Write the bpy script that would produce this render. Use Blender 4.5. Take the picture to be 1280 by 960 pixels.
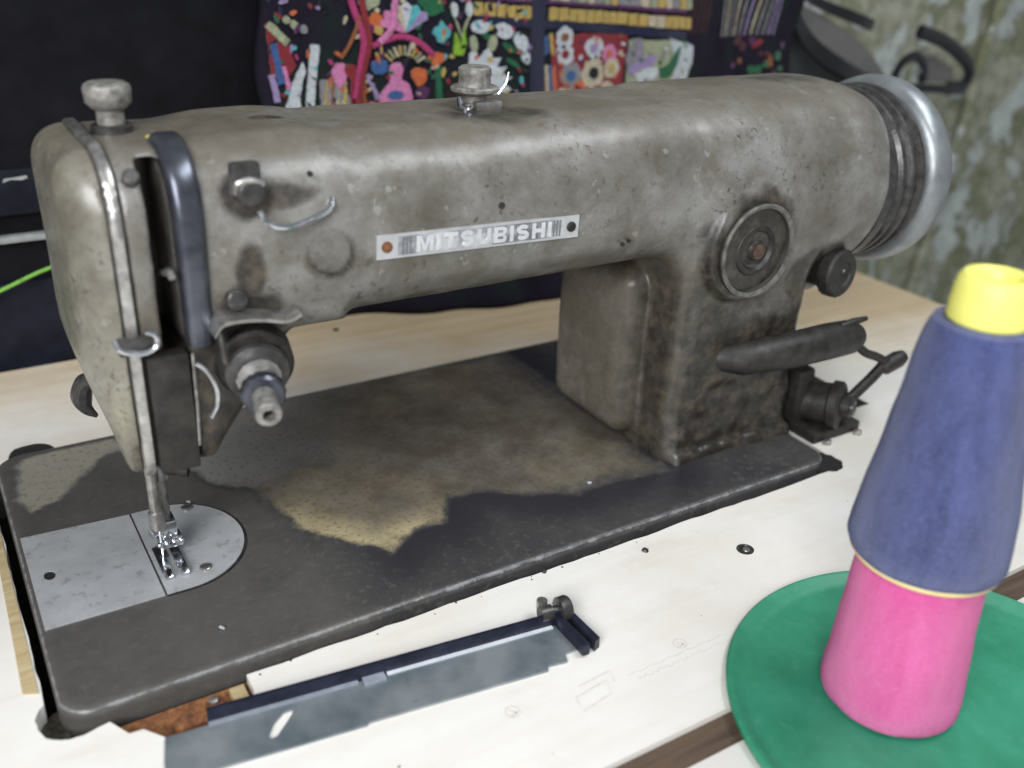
import bpy, bmesh, math, random
import numpy as np
from mathutils import Vector, Matrix

# ------------------------------------------------------------------ scene, camera, light
for o in list(bpy.data.objects):
    bpy.data.objects.remove(o, do_unlink=True)
scene = bpy.context.scene
C = scene.collection
K = 0.0013                      # one drawing unit = 1.3 mm
random.seed(4)

CAM = (-5.900866, -258.108051, 228.945619)
YAW, PITCH, ROLL, FPX = 0.56653991, 0.45433274, 0.04153016, 1221.38571
fw = Vector((math.sin(YAW)*math.cos(PITCH), math.cos(YAW)*math.cos(PITCH), -math.sin(PITCH)))
rt0 = Vector((math.cos(YAW), -math.sin(YAW), 0))
up0 = rt0.cross(fw)
rt = rt0*math.cos(ROLL) + up0*math.sin(ROLL)
up = -rt0*math.sin(ROLL) + up0*math.cos(ROLL)
cd = bpy.data.cameras.new('camera')
cam = bpy.data.objects.new('camera', cd)
C.objects.link(cam)
cam.matrix_world = Matrix(((rt.x, up.x, -fw.x, CAM[0]*K), (rt.y, up.y, -fw.y, CAM[1]*K),
                           (rt.z, up.z, -fw.z, CAM[2]*K), (0, 0, 0, 1)))
cd.sensor_width = 36.0
cd.lens = 36.0*FPX/1280.0
cd.clip_start = 0.01
cd.clip_end = 50
cd.dof.use_dof = True
cd.dof.focus_distance = 0.50
cd.dof.aperture_fstop = 5.6
scene.camera = cam

world = bpy.data.worlds.new('World')
scene.world = world
world.use_nodes = True
bg = world.node_tree.nodes['Background']
bg.inputs[0].default_value = (0.86, 0.93, 1.0, 1)
bg.inputs[1].default_value = 0.26


def area(name, loc, target, size, power, col):
    ld = bpy.data.lights.new(name, 'AREA')
    ld.shape = 'RECTANGLE'
    ld.size, ld.size_y = size
    ld.energy = power
    ld.color = col
    ob = bpy.data.objects.new(name, ld)
    C.objects.link(ob)
    ob.location = Vector(loc)*K
    d = (Vector(target) - Vector(loc))
    ob.rotation_euler = d.to_track_quat('-Z', 'Y').to_euler()
    return ob


area('roof_light', (500, -300, 920), (200, 20, 60), (0.95, 0.36), 10.0, (0.92, 0.96, 1.0))
area('side_window', (-520, -620, 560), (60, -20, 20), (0.70, 0.60), 21.5, (0.97, 0.98, 1.0))

vs = scene.view_settings
vs.view_transform = 'Standard'
vs.look = 'None'
vs.exposure = 0.0
vs.gamma = 1.0
vs.use_curve_mapping = False


# ------------------------------------------------------------------ mesh helpers (drawing units)
def link(name, verts, faces, mat, parent=None, origin=None, smooth=False, sharp=None):
    """ONE mesh object. verts in drawing units; parent carries its own base point."""
    if parent is not None:
        base = parent.get('_base')
        root = parent
        while base is None and root is not None:
            root = root.parent
            base = root.get('_base') if root else None
        org = Vector(base[:]) if base is not None else Vector((0, 0, 0))
    else:
        org = Vector(origin or (0, 0, 0))
    v = (np.asarray(verts, dtype=np.float64) - np.array(org))*K
    me = bpy.data.meshes.new(name)
    me.from_pydata(v.tolist(), [], [list(f) for f in faces])
    me.validate()
    me.update()
    if smooth:
        me.polygons.foreach_set('use_smooth', [True]*len(me.polygons))
        if sharp:
            me.set_sharp_from_angle(angle=math.radians(sharp))
    if mat:
        me.materials.append(mat)
    ob = bpy.data.objects.new(name, me)
    C.objects.link(ob)
    if parent is not None:
        ob.parent = parent
    else:
        ob.location = org*K
        ob['_base'] = list(org)
    return ob


def thing(name, label, cat, base, group=None):
    o = bpy.data.objects.new(name, None)
    C.objects.link(o)
    o.empty_display_size = 0.02
    o.location = Vector(base)*K
    o['_base'] = [float(c) for c in base]
    tag(o, label, cat, group)
    return o


def tag(o, label, cat, group=None):
    o['label'] = label
    o['category'] = cat
    if group:
        o['group'] = group
    return o


class MB:
    def __init__(s):
        s.v = []
        s.f = []

    def add(s, verts, faces):
        n = len(s.v)
        s.v += [tuple(p) for p in verts]
        s.f += [[i+n for i in f] for f in faces]
        return s

    def lathe(s, profile, base, axis=(0, 0, 1), seg=32, cap=True, noise=None):
        a = Vector(axis).normalized()
        t = Vector((1, 0, 0)) if abs(a.x) < .9 else Vector((0, 1, 0))
        u = a.cross(t).normalized()
        w = a.cross(u)
        b = Vector(base)
        vv = []
        for i, (h, r) in enumerate(profile):
            for k in range(seg):
                th = 2*math.pi*k/seg
                rr = r + (noise(i, k) if noise else 0)
                vv.append(b + a*h + (u*math.cos(th) + w*math.sin(th))*rr)
        ff = []
        for i in range(len(profile)-1):
            for k in range(seg):
                k2 = (k+1) % seg
                ff.append([i*seg+k, i*seg+k2, (i+1)*seg+k2, (i+1)*seg+k])
        if cap:
            ff.append([k for k in range(seg)][::-1])
            ff.append([(len(profile)-1)*seg+k for k in range(seg)])
        return s.add(vv, ff)

    def tube(s, pts, rad, seg=10, flat=1.0, closed=False):
        pts = [Vector(p) for p in pts]
        n = len(pts)
        rads = rad if isinstance(rad, (list, tuple)) else [rad]*n
        vv = []
        prev = None
        for i, p in enumerate(pts):
            d = (pts[min(i+1, n-1)] - pts[max(i-1, 0)]).normalized()
            if prev is None:
                t = Vector((0, 0, 1)) if abs(d.z) < .9 else Vector((1, 0, 0))
                prev = d.cross(t).normalized()
            u = (prev - d*prev.dot(d)).normalized()
            prev = u
            w = d.cross(u)
            for k in range(seg):
                th = 2*math.pi*k/seg
                vv.append(p + (u*math.cos(th)*flat + w*math.sin(th))*rads[i])
        ff = []
        for i in range(n-1):
            for k in range(seg):
                k2 = (k+1) % seg
                ff.append([i*seg+k, i*seg+k2, (i+1)*seg+k2, (i+1)*seg+k])
        ff.append(list(range(seg))[::-1])
        ff.append([(n-1)*seg+k for k in range(seg)])
        return s.add(vv, ff)

    def box(s, lo, hi, bevel=0.0, rot=None, pivot=None):
        bm = bmesh.new()
        bmesh.ops.create_cube(bm, size=1)
        for v in bm.verts:
            v.co = Vector([lo[i] + (v.co[i]+.5)*(hi[i]-lo[i]) for i in range(3)])
        if bevel:
            bmesh.ops.bevel(bm, geom=list(bm.edges), offset=bevel, segments=2, profile=.6, affect='EDGES')
        if rot is not None:
            bmesh.ops.rotate(bm, verts=list(bm.verts), cent=Vector(pivot or lo), matrix=rot)
        return s.bm(bm)

    def bm(s, bm):
        bm.verts.index_update()
        s.add([v.co[:] for v in bm.verts], [[v.index for v in f.verts] for f in bm.faces])
        bm.free()
        return s

    def plate(s, outer, z0, z1, holes=(), bevel=0.0, mapf=None, cuts=0):
        """flat polygon with holes, extruded z0..z1"""
        bm = bmesh.new()
        loops = []
        for lp in [outer]+list(holes):
            vs_ = [bm.verts.new((p[0], p[1], z1)) for p in lp]
            es = [bm.edges.new((vs_[i], vs_[(i+1) % len(vs_)])) for i in range(len(vs_))]
            loops.append((vs_, es))
        bmesh.ops.triangle_fill(bm, use_beauty=True, use_dissolve=False, edges=[e for l in loops for e in l[1]])
        bmesh.ops.recalc_face_normals(bm, faces=list(bm.faces))
        if bm.faces and sum(f.normal.z for f in bm.faces) < 0:
            bmesh.ops.reverse_faces(bm, faces=list(bm.faces))
        top = list(bm.faces)
        tv = [v for v in bm.verts]
        m = {v: bm.verts.new((v.co.x, v.co.y, z0)) for v in tv}
        for f in top:
            bm.faces.new([m[v] for v in reversed(f.verts)])
        for vs_, es in loops:
            for i in range(len(vs_)):
                a, b_ = vs_[i], vs_[(i+1) % len(vs_)]
                try:
                    bm.faces.new((a, b_, m[b_], m[a]))
                except ValueError:
                    pass
        bmesh.ops.recalc_face_normals(bm, faces=list(bm.faces))
        if cuts:
            bmesh.ops.subdivide_edges(bm, edges=[e for e in bm.edges if e.calc_length() > 6], cuts=min(cuts, 6), use_grid_fill=True)
        if mapf:
            for v in bm.verts:
                v.co = Vector(mapf(v.co))
        return s.bm(bm)

    def build(s, name, mat, parent=None, origin=None, smooth=True, sharp=35):
        return link(name, s.v, s.f, mat, parent, origin, smooth, sharp)


def arc(cx, cy, r, a0, a1, n=12, ry=None):
    ry = ry or r
    return [(cx+r*math.cos(math.radians(a0+(a1-a0)*i/n)), cy+ry*math.sin(math.radians(a0+(a1-a0)*i/n))) for i in range(n+1)]


def curve_pts(pts, n=8):
    """Catmull-Rom through pts"""
    P = [Vector(p) for p in pts]
    P = [P[0]*2-P[1]] + P + [P[-1]*2-P[-2]]
    out = []
    for i in range(1, len(P)-2):
        for k in range(n):
            t = k/n
            out.append(0.5*((2*P[i]) + (P[i+1]-P[i-1])*t + (2*P[i-1]-5*P[i]+4*P[i+1]-P[i+2])*t*t
                            + (3*P[i]-P[i-1]-3*P[i+1]+P[i+2])*t**3))
    out.append(P[-2])
    return out


# value noise on arrays
def vnoise(p, seed=0):
    i = np.floor(p).astype(np.int64)
    f = p-i
    u = f*f*(3-2*f)

    def h(a, b_, c):
        n = (a*374761393 + b_*668265263 + c*2147483647 + seed*974711) & 0xffffffff
        n = ((n ^ (n >> 13))*1274126177) & 0xffffffff
        return ((n ^ (n >> 16)) & 0xffff)/65535.0
    r = 0
    for dx in (0, 1):
        for dy in (0, 1):
            for dz in (0, 1):
                w = (u[:, 0] if dx else 1-u[:, 0])*(u[:, 1] if dy else 1-u[:, 1])*(u[:, 2] if dz else 1-u[:, 2])
                r = r + w*h(i[:, 0]+dx, i[:, 1]+dy, i[:, 2]+dz)
    return r


def fbm(p, size, seed=0, oct=4):
    r, a, t = 0, .5, 0
    q = np.asarray(p)/size
    for k in range(oct):
        r = r + a*vnoise(q*(2**k)+17.3*k, seed+k)
        t += a
        a *= .5
    return r/t


def sstep(a, b_, x):
    t = np.clip((x-a)/(b_-a), 0, 1)
    return t*t*(3-2*t)


def surface_nets(F, lo, h):
    """naive surface nets of the zero set of F on a grid"""
    s = F < 0
    n0, n1, n2 = F.shape
    cells = np.zeros((n0-1, n1-1, n2-1), int)
    for dx in (0, 1):
        for dy in (0, 1):
            for dz in (0, 1):
                cells += s[dx:n0-1+dx, dy:n1-1+dy, dz:n2-1+dz]
    mixed = (cells > 0) & (cells < 8)
    idx = np.argwhere(mixed)
    num = -np.ones(mixed.shape, int)
    num[mixed] = np.arange(len(idx))
    acc = np.zeros((len(idx), 3))
    cnt = np.zeros(len(idx))
    corners = [(a, b_, c) for a in (0, 1) for b_ in (0, 1) for c in (0, 1)]
    for a in corners:
        for ax in range(3):
            if a[ax]:
                continue
            b_ = list(a)
            b_[ax] = 1
            fa = F[idx[:, 0]+a[0], idx[:, 1]+a[1], idx[:, 2]+a[2]]
            fb = F[idx[:, 0]+b_[0], idx[:, 1]+b_[1], idx[:, 2]+b_[2]]
            m = (fa < 0) != (fb < 0)
            t = np.where(m, fa/np.where(m, fa-fb, 1), 0)
            p = np.tile(np.array(a, float), (len(idx), 1))
            p[:, ax] += t
            acc[m] += p[m]
            cnt[m] += 1
    V = (idx + acc/cnt[:, None])*h + np.array(lo)
    faces = []
    for ax in range(3):
        o1, o2 = [(1, 2), (2, 0), (0, 1)][ax]
        sl0 = [slice(None)]*3
        sl1 = [slice(None)]*3
        sl0[ax] = slice(0, -1)
        sl1[ax] = slice(1, None)
        a, b_ = s[tuple(sl0)], s[tuple(sl1)]
        for flip, msk in ((False, a & ~b_), (True, ~a & b_)):
            e = np.argwhere(msk)
            ok = (e[:, o1] > 0) & (e[:, o2] > 0) & (e[:, o1] < F.shape[o1]-1) & (e[:, o2] < F.shape[o2]-1)
            e = e[ok]
            q = []
            for d1, d2 in ((-1, -1), (0, -1), (0, 0), (-1, 0)):
                c = e.copy()
                c[:, o1] += d1
                c[:, o2] += d2
                q.append(num[c[:, 0], c[:, 1], c[:, 2]])
            q = np.stack(q, 1)
            if flip:
                q = q[:, ::-1]
            faces.append(q)
    return V, np.concatenate(faces)


def grid(lo, hi, h):
    ax = [np.arange(lo[i]-2*h, hi[i]+2.01*h, h) for i in range(3)]
    X, Y, Z = np.meshgrid(*ax, indexing='ij')
    return X, Y, Z, [a[0] for a in ax]


def rbox(X, Y, Z, lo, hi, r):
    q = [np.abs(P-(lo[i]+hi[i])/2)-(hi[i]-lo[i])/2+r for i, P in enumerate((X, Y, Z))]
    out = np.sqrt(sum(np.maximum(a, 0)**2 for a in q))
    return out + np.minimum(np.maximum(np.maximum(q[0], q[1]), q[2]), 0) - r


def rrect(X, Y, lo, hi, r):
    q = [np.abs(P-(lo[i]+hi[i])/2)-(hi[i]-lo[i])/2+r for i, P in enumerate((X, Y))]
    return np.sqrt(np.maximum(q[0], 0)**2+np.maximum(q[1], 0)**2) + np.minimum(np.maximum(q[0], q[1]), 0) - r


def polysd(X, Z, poly):
    d = np.full(X.shape, 1e9)
    s = np.ones(X.shape)
    n = len(poly)
    for i in range(n):
        ax, az = poly[i]
        bx, bz = poly[i-1]
        ex, ez = bx-ax, bz-az
        wx, wz = X-ax, Z-az
        t = np.clip((wx*ex+wz*ez)/(ex*ex+ez*ez), 0, 1)
        d = np.minimum(d, (wx-ex*t)**2+(wz-ez*t)**2)
        c1 = Z >= az
        c2 = Z < bz
        c3 = ex*wz > ez*wx
        s = np.where((c1 & c2 & c3) | (~c1 & ~c2 & ~c3), -s, s)
    return s*np.sqrt(d)


def smin(a, b_, k):
    h = np.clip(.5+.5*(b_-a)/k, 0, 1)
    return b_*(1-h)+a*h-k*h*(1-h)


def smax(a, b_, k):
    return -smin(-a, -b_, k)


def attr(ob, name, vals):
    at = ob.data.attributes.new(name, 'FLOAT', 'POINT')
    at.data.foreach_set('value', np.asarray(vals, dtype=np.float32))


# ------------------------------------------------------------------ materials
class NT:
    def __init__(s, name):
        s.m = bpy.data.materials.new(name)
        s.m.use_nodes = True
        s.t = s.m.node_tree
        s.b = s.t.nodes['Principled BSDF']
        tc = s.t.nodes.new('ShaderNodeTexCoord')
        mp = s.t.nodes.new('ShaderNodeMapping')
        mp.inputs['Scale'].default_value = (1/K, 1/K, 1/K)
        s.t.links.new(tc.outputs['Object'], mp.inputs[0])
        s.co = mp.outputs[0]

    def lk(s, a, b_):
        s.t.links.new(a, b_)

    def noise(s, size, detail=4, rough=.55, scale3=None, dist=0):
        n = s.t.nodes.new('ShaderNodeTexNoise')
        n.inputs['Scale'].default_value = 1.0/size
        n.inputs['Detail'].default_value = detail
        n.inputs['Roughness'].default_value = rough
        n.inputs['Distortion'].default_value = dist
        co = s.co
        if scale3:
            mp = s.t.nodes.new('ShaderNodeMapping')
            mp.inputs['Scale'].default_value = scale3
            s.lk(s.co, mp.inputs[0])
            co = mp.outputs[0]
        s.lk(co, n.inputs['Vector'])
        return n.outputs[0]

    def ramp(s, fac, stops):
        r = s.t.nodes.new('ShaderNodeValToRGB')
        el = r.color_ramp.elements
        while len(el) > 1:
            el.remove(el[-1])
        for i, (p, c) in enumerate(stops):
            e = el[0] if i == 0 else el.new(p)
            e.position = p
            c = c if isinstance(c, (tuple, list)) else (c, c, c)
            e.color = (c[0], c[1], c[2], 1)
        s.lk(fac, r.inputs[0])
        return r.outputs[0]

    def mix(s, fac, a, b_, mode='MIX'):
        n = s.t.nodes.new('ShaderNodeMix')
        n.data_type = 'RGBA'
        n.blend_type = mode
        for inp, v in ((n.inputs['Factor'], fac), (n.inputs[6], a), (n.inputs[7], b_)):
            if hasattr(v, 'is_linked'):
                s.lk(v, inp)
            elif isinstance(v, (tuple, list)):
                inp.default_value = (v[0], v[1], v[2], 1)
            else:
                inp.default_value = v
        return n.outputs[2]

    def math(s, op, a, b_=0.0, clamp=False):
        n = s.t.nodes.new('ShaderNodeMath')
        n.operation = op
        n.use_clamp = clamp
        for inp, v in zip(n.inputs, (a, b_)):
            if hasattr(v, 'is_linked'):
                s.lk(v, inp)
            else:
                inp.default_value = v
        return n.outputs[0]

    def attr(s, name):
        n = s.t.nodes.new('ShaderNodeAttribute')
        n.attribute_name = name
        return n.outputs['Fac']

    def bump(s, h, strength=.3, dist=.4):
        n = s.t.nodes.new('ShaderNodeBump')
        n.inputs['Strength'].default_value = strength
        n.inputs['Distance'].default_value = dist*K
        s.lk(h, n.inputs['Height'])
        s.lk(n.outputs[0], s.b.inputs['Normal'])

    def set(s, **k):
        names = dict(color='Base Color', rough='Roughness', metal='Metallic', spec='Specular IOR Level', sheen='Sheen Weight',
                     coat='Coat Weight')
        for a, v in k.items():
            inp = s.b.inputs[names[a]]
            if hasattr(v, 'is_linked'):
                s.lk(v, inp)
            elif isinstance(v, (tuple, list)):
                inp.default_value = (v[0], v[1], v[2], 1)
            else:
                inp.default_value = v
        return s.m


def simple(name, col, rough=.5, metal=0.0, var=.25, size=6.0, bump=.1, bsize=None, spec=.5):
    n = NT(name)
    f = n.noise(size, 5)
    a = tuple(c*(1-var) for c in col)
    b_ = tuple(min(1, c*(1+var)) for c in col)
    col_ = n.ramp(f, [(.3, a), (.7, b_)])
    if bump:
        n.bump(n.noise(bsize or size*.3, 4), bump)
    r = n.ramp(n.noise(size*1.7, 4), [(.3, max(0, rough-.1)), (.7, min(1, rough+.12))])
    return n.set(color=col_, rough=r, metal=metal, spec=spec)


M = {}

# worn enamel casting
n = NT('worn_grey_enamel')
base = n.ramp(n.noise(38, 5, .6), [(.30, (.098, .088, .070)), (.46, (.165, .156, .138)), (.68, (.255, .25, .238))])
base = n.mix(n.math('MULTIPLY', n.attr('olive'), n.ramp(n.noise(12, 5, .6), [(.3, .3), (.7, 1)])), base, (.27, .255, .18))
base = n.mix(n.ramp(n.noise(13, 6, .7), [(.47, 0), (.68, .7)]), base, (.088, .075, .052))
base = n.mix(n.ramp(n.noise(20, 7, .72, None, .8), [(.50, 0), (.66, .5)]), base, (.10, .084, .058))
base = n.mix(n.ramp(n.noise(1.1, 4, .75), [(.54, 0), (.70, .32)]), base, (.10, .09, .072))
speck = n.ramp(n.noise(3.4, 4, .7), [(.58, 0), (.63, .85)])
speck = n.math('MULTIPLY', speck, n.ramp(n.noise(30, 5, .65), [(.44, .12), (.60, 1)]))
base = n.mix(speck, base, (.06, .05, .04))
chips = n.ramp(n.noise(5.5, 3, .6), [(.66, 0), (.69, .35)])
base = n.mix(chips, base, (.36, .35, .33))
scr = n.ramp(n.noise(5, 3, .5, (.6, .6, 1.6), 2.5), [(.62, 0), (.66, .22)])
base = n.mix(scr, base, (.10, .09, .08))
dust = n.math('MULTIPLY', n.attr('dust'), n.ramp(n.noise(9, 6, .7), [(.3, .25), (.65, 1)]))
base = n.mix(dust, base, (.125, .104, .074))
gn = n.math('ADD', n.attr('grime'), n.math('MULTIPLY', n.math('SUBTRACT', n.noise(6, 6, .7), .5), .55))
gm = n.ramp(gn, [(.22, 0), (.78, 1)])
gcol = n.ramp(n.noise(8, 5, .65), [(.32, (.013, .011, .010)), (.5, (.034, .029, .023)), (.66, (.080, .064, .045))])
base = n.mix(gm, base, gcol)
rgh = n.ramp(n.noise(11, 5, .65), [(.3, .26), (.7, .46)])
n.bump(n.mix(.5, n.noise(3.2, 6, .7), n.noise(14, 3)), .42, .6)
M['cast'] = n.set(color=base, rough=n.math('ADD', rgh, n.math('MULTIPLY', dust, .3)), spec=n.ramp(gm, [(0, .55), (1, .28)]), coat=.38)
n.b.inputs['Coat Roughness'].default_value = .27

# bed
n = NT('black_japanned_bed')
blk = n.ramp(n.noise(30, 6, .6), [(.3, (.040, .039, .043)), (.6, (.064, .062, .060)), (.8, (.092, .087, .080))])
blk = n.mix(n.ramp(n.noise(4, 4, .7), [(.54, 0), (.66, .5)]), blk, (.15, .13, .10))
blk = n.mix(n.ramp(n.noise(1.3, 3, .7), [(.58, 0), (.66, .4)]), blk, (.02, .02, .02))
dcol = n.ramp(n.noise(22, 6, .65), [(.28, (.062, .050, .036)), (.45, (.100, .084, .064)), (.6, (.140, .124, .102)), (.78, (.20, .185, .165))])
blk = n.mix(n.math('MULTIPLY', n.attr('film'), n.ramp(n.noise(14, 6, .7), [(.3, .4), (.7, 1)])), blk, (.105, .099, .089))
blk = n.mix(n.attr('wet'), blk, (.022, .021, .028))
dcol = n.mix(n.math('MULTIPLY', n.attr('back'), .85), dcol, (.25, .245, .235))  # grey sheen of the bed's back left put into the dust colour
dcol = n.mix(n.math('MULTIPLY', n.attr('crust'), n.ramp(n.noise(7, 6, .7), [(.3, .45), (.6, 1)])), dcol, (.44, .365, .21))
dcol = n.mix(n.ramp(n.noise(2.2, 3, .6), [(.56, 0), (.64, .5)]), dcol, (.06, .05, .035))
dcol = n.mix(n.ramp(n.noise(1.4, 4, .75), [(.56, 0), (.68, .25)]), dcol, (.28, .25, .18))
dm = n.math('ADD', n.attr('dust'), n.math('MULTIPLY', n.math('SUBTRACT', n.noise(5, 8, .85), .5), 1.0))
dm = n.ramp(dm, [(.30, 0), (.70, .95)])
col = n.mix(dm, blk, dcol)
rim_highlight = n.math('ADD', n.attr('rim_highlight'), n.math('MULTIPLY', n.math('SUBTRACT', n.noise(6, 6, .8), .5), 1.6))
col = n.mix(n.ramp(rim_highlight, [(.55, 0), (.85, .75)]), col, (.27, .275, .28))  # pale highlight painted along the bed rim, broken up by noise
rg = n.mix(dm, n.ramp(n.noise(20, 5), [(.3, .27), (.7, .45)]), (.60, .60, .60))
n.bump(n.mix(dm, n.noise(1.6, 4, .6), n.noise(1.2, 6, .8)), .22, .35)
M['bed'] = n.set(color=col, rough=rg, spec=.5)

# pale wood / laminate table
n = NT('pale_table_board')
g = n.noise(7, 6, .6, (.05, 1, .4), .6)
col = n.ramp(g, [(.25, (.76, .725, .66)), (.5, (.79, .765, .715)), (.75, (.81, .79, .75))])
col = n.mix(n.ramp(n.noise(60, 5, .6), [(.45, 0), (.7, .45)]), col, (.68, .60, .47))
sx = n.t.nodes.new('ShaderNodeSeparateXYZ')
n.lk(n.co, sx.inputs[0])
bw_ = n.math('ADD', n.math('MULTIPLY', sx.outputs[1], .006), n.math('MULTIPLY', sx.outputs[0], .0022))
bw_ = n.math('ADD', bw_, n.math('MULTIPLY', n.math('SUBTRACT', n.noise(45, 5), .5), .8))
col = n.mix(n.ramp(bw_, [(.22, 0), (.95, .95)]), col, n.ramp(g, [(.3, (.50, .37, .21)), (.7, (.64, .50, .32))]))  # wood tone, with light falloff and machine shade painted in towards back right
col = n.mix(n.ramp(n.noise(3.0, 3, .6), [(.70, 0), (.74, .2)]), col, (.45, .36, .25))
col = n.mix(n.ramp(n.noise(28, 7, .7, (.5, 1, 1)), [(.54, 0), (.72, .28)]), col, (.56, .47, .36))
n.bump(g, .08, .3)
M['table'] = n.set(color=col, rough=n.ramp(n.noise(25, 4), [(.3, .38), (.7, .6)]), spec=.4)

n = NT('white_laminate')
col = n.ramp(n.noise(50, 6, .6, (.3, 1, 1)), [(.3, (.74, .71, .65)), (.7, (.80, .785, .75))])
M['laminate'] = n.set(color=col, rough=.45)

n = NT('dark_edge_wood')
g = n.noise(5, 6, .7, (.06, 1, 1), .8)
col = n.ramp(g, [(.3, (.055, .035, .025)), (.6, (.13, .085, .055)), (.8, (.22, .15, .10))])
n.bump(g, .5, .8)
M['strip'] = n.set(color=col, rough=.75)

n = NT('raw_wood')
g = n.noise(4, 6, .7, (.1, 1, 1), .8)
col = n.ramp(g, [(.3, (.36, .26, .12)), (.6, (.56, .45, .26)), (.8, (.66, .56, .36))])
n.bump(g, .4, .6)
M['rawwood'] = n.set(color=col, rough=.7)

n = NT('rust')
g = n.noise(4.5, 6, .75)
col = n.ramp(g, [(.3, (.05, .022, .015)), (.48, (.20, .075, .03)), (.62, (.36, .16, .05)), (.75, (.10, .05, .035))])
n.bump(n.noise(1.8, 6, .8), .7, 1)
M['rust'] = n.set(color=col, rough=.85)

n = NT('brushed_steel')
g = n.noise(3, 5, .6, (.12, 2.0, 1))
col = n.ramp(n.mix(.8, g, n.noise(16, 5, .6)), [(.35, (.42, .43, .44)), (.65, (.52, .53, .545))])
col = n.mix(n.ramp(n.noise(5, 5, .7), [(.56, 0), (.68, .5)]), col, (.16, .14, .12))
n.bump(g, .03, .2)
M['plate'] = n.set(color=col, rough=n.ramp(n.noise(9, 4), [(.3, .32), (.7, .46)]), metal=.25)

M['chrome'] = simple('chrome', (.62, .64, .67), .18, 1.0, .18, 5, .06)
M['wheel'] = simple('satin_nickel', (.31, .33, .34), .42, .7, .15, 8, .08)
M['steel'] = simple('dull_steel', (.40, .39, .37), .38, .85, .35, 4, .18)
M['dark_steel'] = simple('oily_dark_steel', (.060, .057, .055), .34, .35, .5, 5, .25)
M['black_iron'] = simple('greasy_black_iron', (.024, .022, .019), .5, .1, .6, 6, .4)
M['knob'] = simple('dirty_aluminium', (.25, .24, .22), .5, .4, .5, 3, .35)
n = NT('blued_spring_steel')
col = n.ramp(n.noise(9, 5), [(.3, (.06, .064, .08)), (.7, (.13, .138, .165))])
M['blued'] = n.set(color=col, rough=.3, metal=.75)
n = NT('blue_grey_sheet')
col = n.ramp(n.noise(24, 4, .55), [(.35, (.15, .19, .21)), (.65, (.33, .36, .38))])
col = n.mix(n.ramp(n.noise(4, 5, .7), [(.62, 0), (.75, .5)]), col, (.08, .08, .08))
M['sheet'] = n.set(color=col, rough=.28, metal=.45)
M['bead'] = simple('edge_reflection', (.78, .80, .84), .3, .2, .1, 5, .05)  # pale colour for the reflection painted at the flange foot
M['bead2'] = simple('lilac_grey_edge', (.36, .38, .45), .35, .3, .2, 5, .05)
M['flange'] = simple('dark_blue_flange', (.022, .025, .045), .35, .4, .35, 6, .15)
M['oldring'] = simple('greasy_ring', (.13, .125, .11), .5, .2, .5, 4, .3)
M['bolt'] = simple('brown_bolt', (.085, .05, .035), .6, .2, .5, 2, .3)
M['hole'] = simple('dark_hole', (.012, .011, .010), .8, 0, .3, 3, 0)
M['pit'] = simple('oily_debris', (.05, .047, .03), .8, 0, .8, 2.2, .9, 1.4)
M['yellow'] = simple('yellow_plastic', (.86, .83, .20), .42, 0, .06, 9, .03)
M['cream'] = simple('cream_plastic', (.80, .66, .30), .5, 0, .08, 9, .03)
M['cork'] = simple('yellow_paint_dab', (.55, .50, .12), .5, 0, .2, 2, .2)


def thread_mat(name, dark, light, pitch):
    m = NT(name)
    w = m.t.nodes.new('ShaderNodeTexWave')
    w.wave_type = 'BANDS'
    w.bands_direction = 'Z'
    w.inputs['Scale'].default_value = 1.0/pitch
    w.inputs['Distortion'].default_value = 1.6
    w.inputs['Detail'].default_value = 3
    w.inputs['Detail Scale'].default_value = .4
    m.lk(m.co, w.inputs[0])
    f = m.mix(.78, w.outputs['Color'], m.mix(.45, m.noise(7, 6, .7, (1, 1, .28), .2), m.noise(1.8, 5, .8, (1, 1, 1.6))))
    c = m.ramp(f, [(.32, dark), (.66, light)])
    fz = m.ramp(m.noise(1.3, 3, .7), [(.60, 0), (.74, .4)])
    c = m.mix(fz, c, tuple(min(1, x*1.7+.04) for x in light))
    m.bump(m.mix(.4, w.outputs['Color'], m.noise(.9, 4, .7, (.4, .4, 2))), .55, .5)
    return m.set(color=c, rough=.78, sheen=.25, spec=.2)


M['blue'] = thread_mat('blue_thread', (.012, .017, .08), (.115, .14, .34), .42)
M['pink'] = thread_mat('pink_thread', (.68, .045, .27), (.90, .18, .48), .45)
n = NT('green_plastic')
col = n.ramp(n.noise(20, 6, .6), [(.3, (.016, .20, .105)), (.7, (.036, .285, .165))])
col = n.mix(n.ramp(n.noise(3, 5, .7), [(.55, 0), (.75, .35)]), col, (.11, .34, .23))
n.bump(n.noise(1.5, 3), .05)
M['green'] = n.set(color=col, rough=.42)

# mossy wall
n = NT('mossy_plaster')
a = n.ramp(n.noise(16, 8, .7), [(.30, (.13, .135, .09)), (.5, (.31, .31, .23)), (.72, (.46, .47, .39))])
mo = n.ramp(n.noise(85, 9, .72, None, .5), [(.47, 0), (.53, 1)])
mcol = n.ramp(n.noise(10, 8, .75), [(.3, (.075, .085, .045)), (.5, (.19, .20, .115)), (.72, (.33, .33, .22))])
col = n.mix(mo, a, mcol)
pl = n.ramp(n.noise(70, 7, .62, (1, 1, .8), .2), [(.52, 0), (.545, 1)])
pcol = n.ramp(n.noise(24, 7, .65), [(.3, (.34, .38, .36)), (.7, (.54, .58, .53))])
col = n.mix(pl, col, pcol)
n.bump(n.mix(.5, n.noise(14, 8, .75), pl), .9, 5)
M['wall'] = n.set(color=col, rough=.9)

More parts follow.
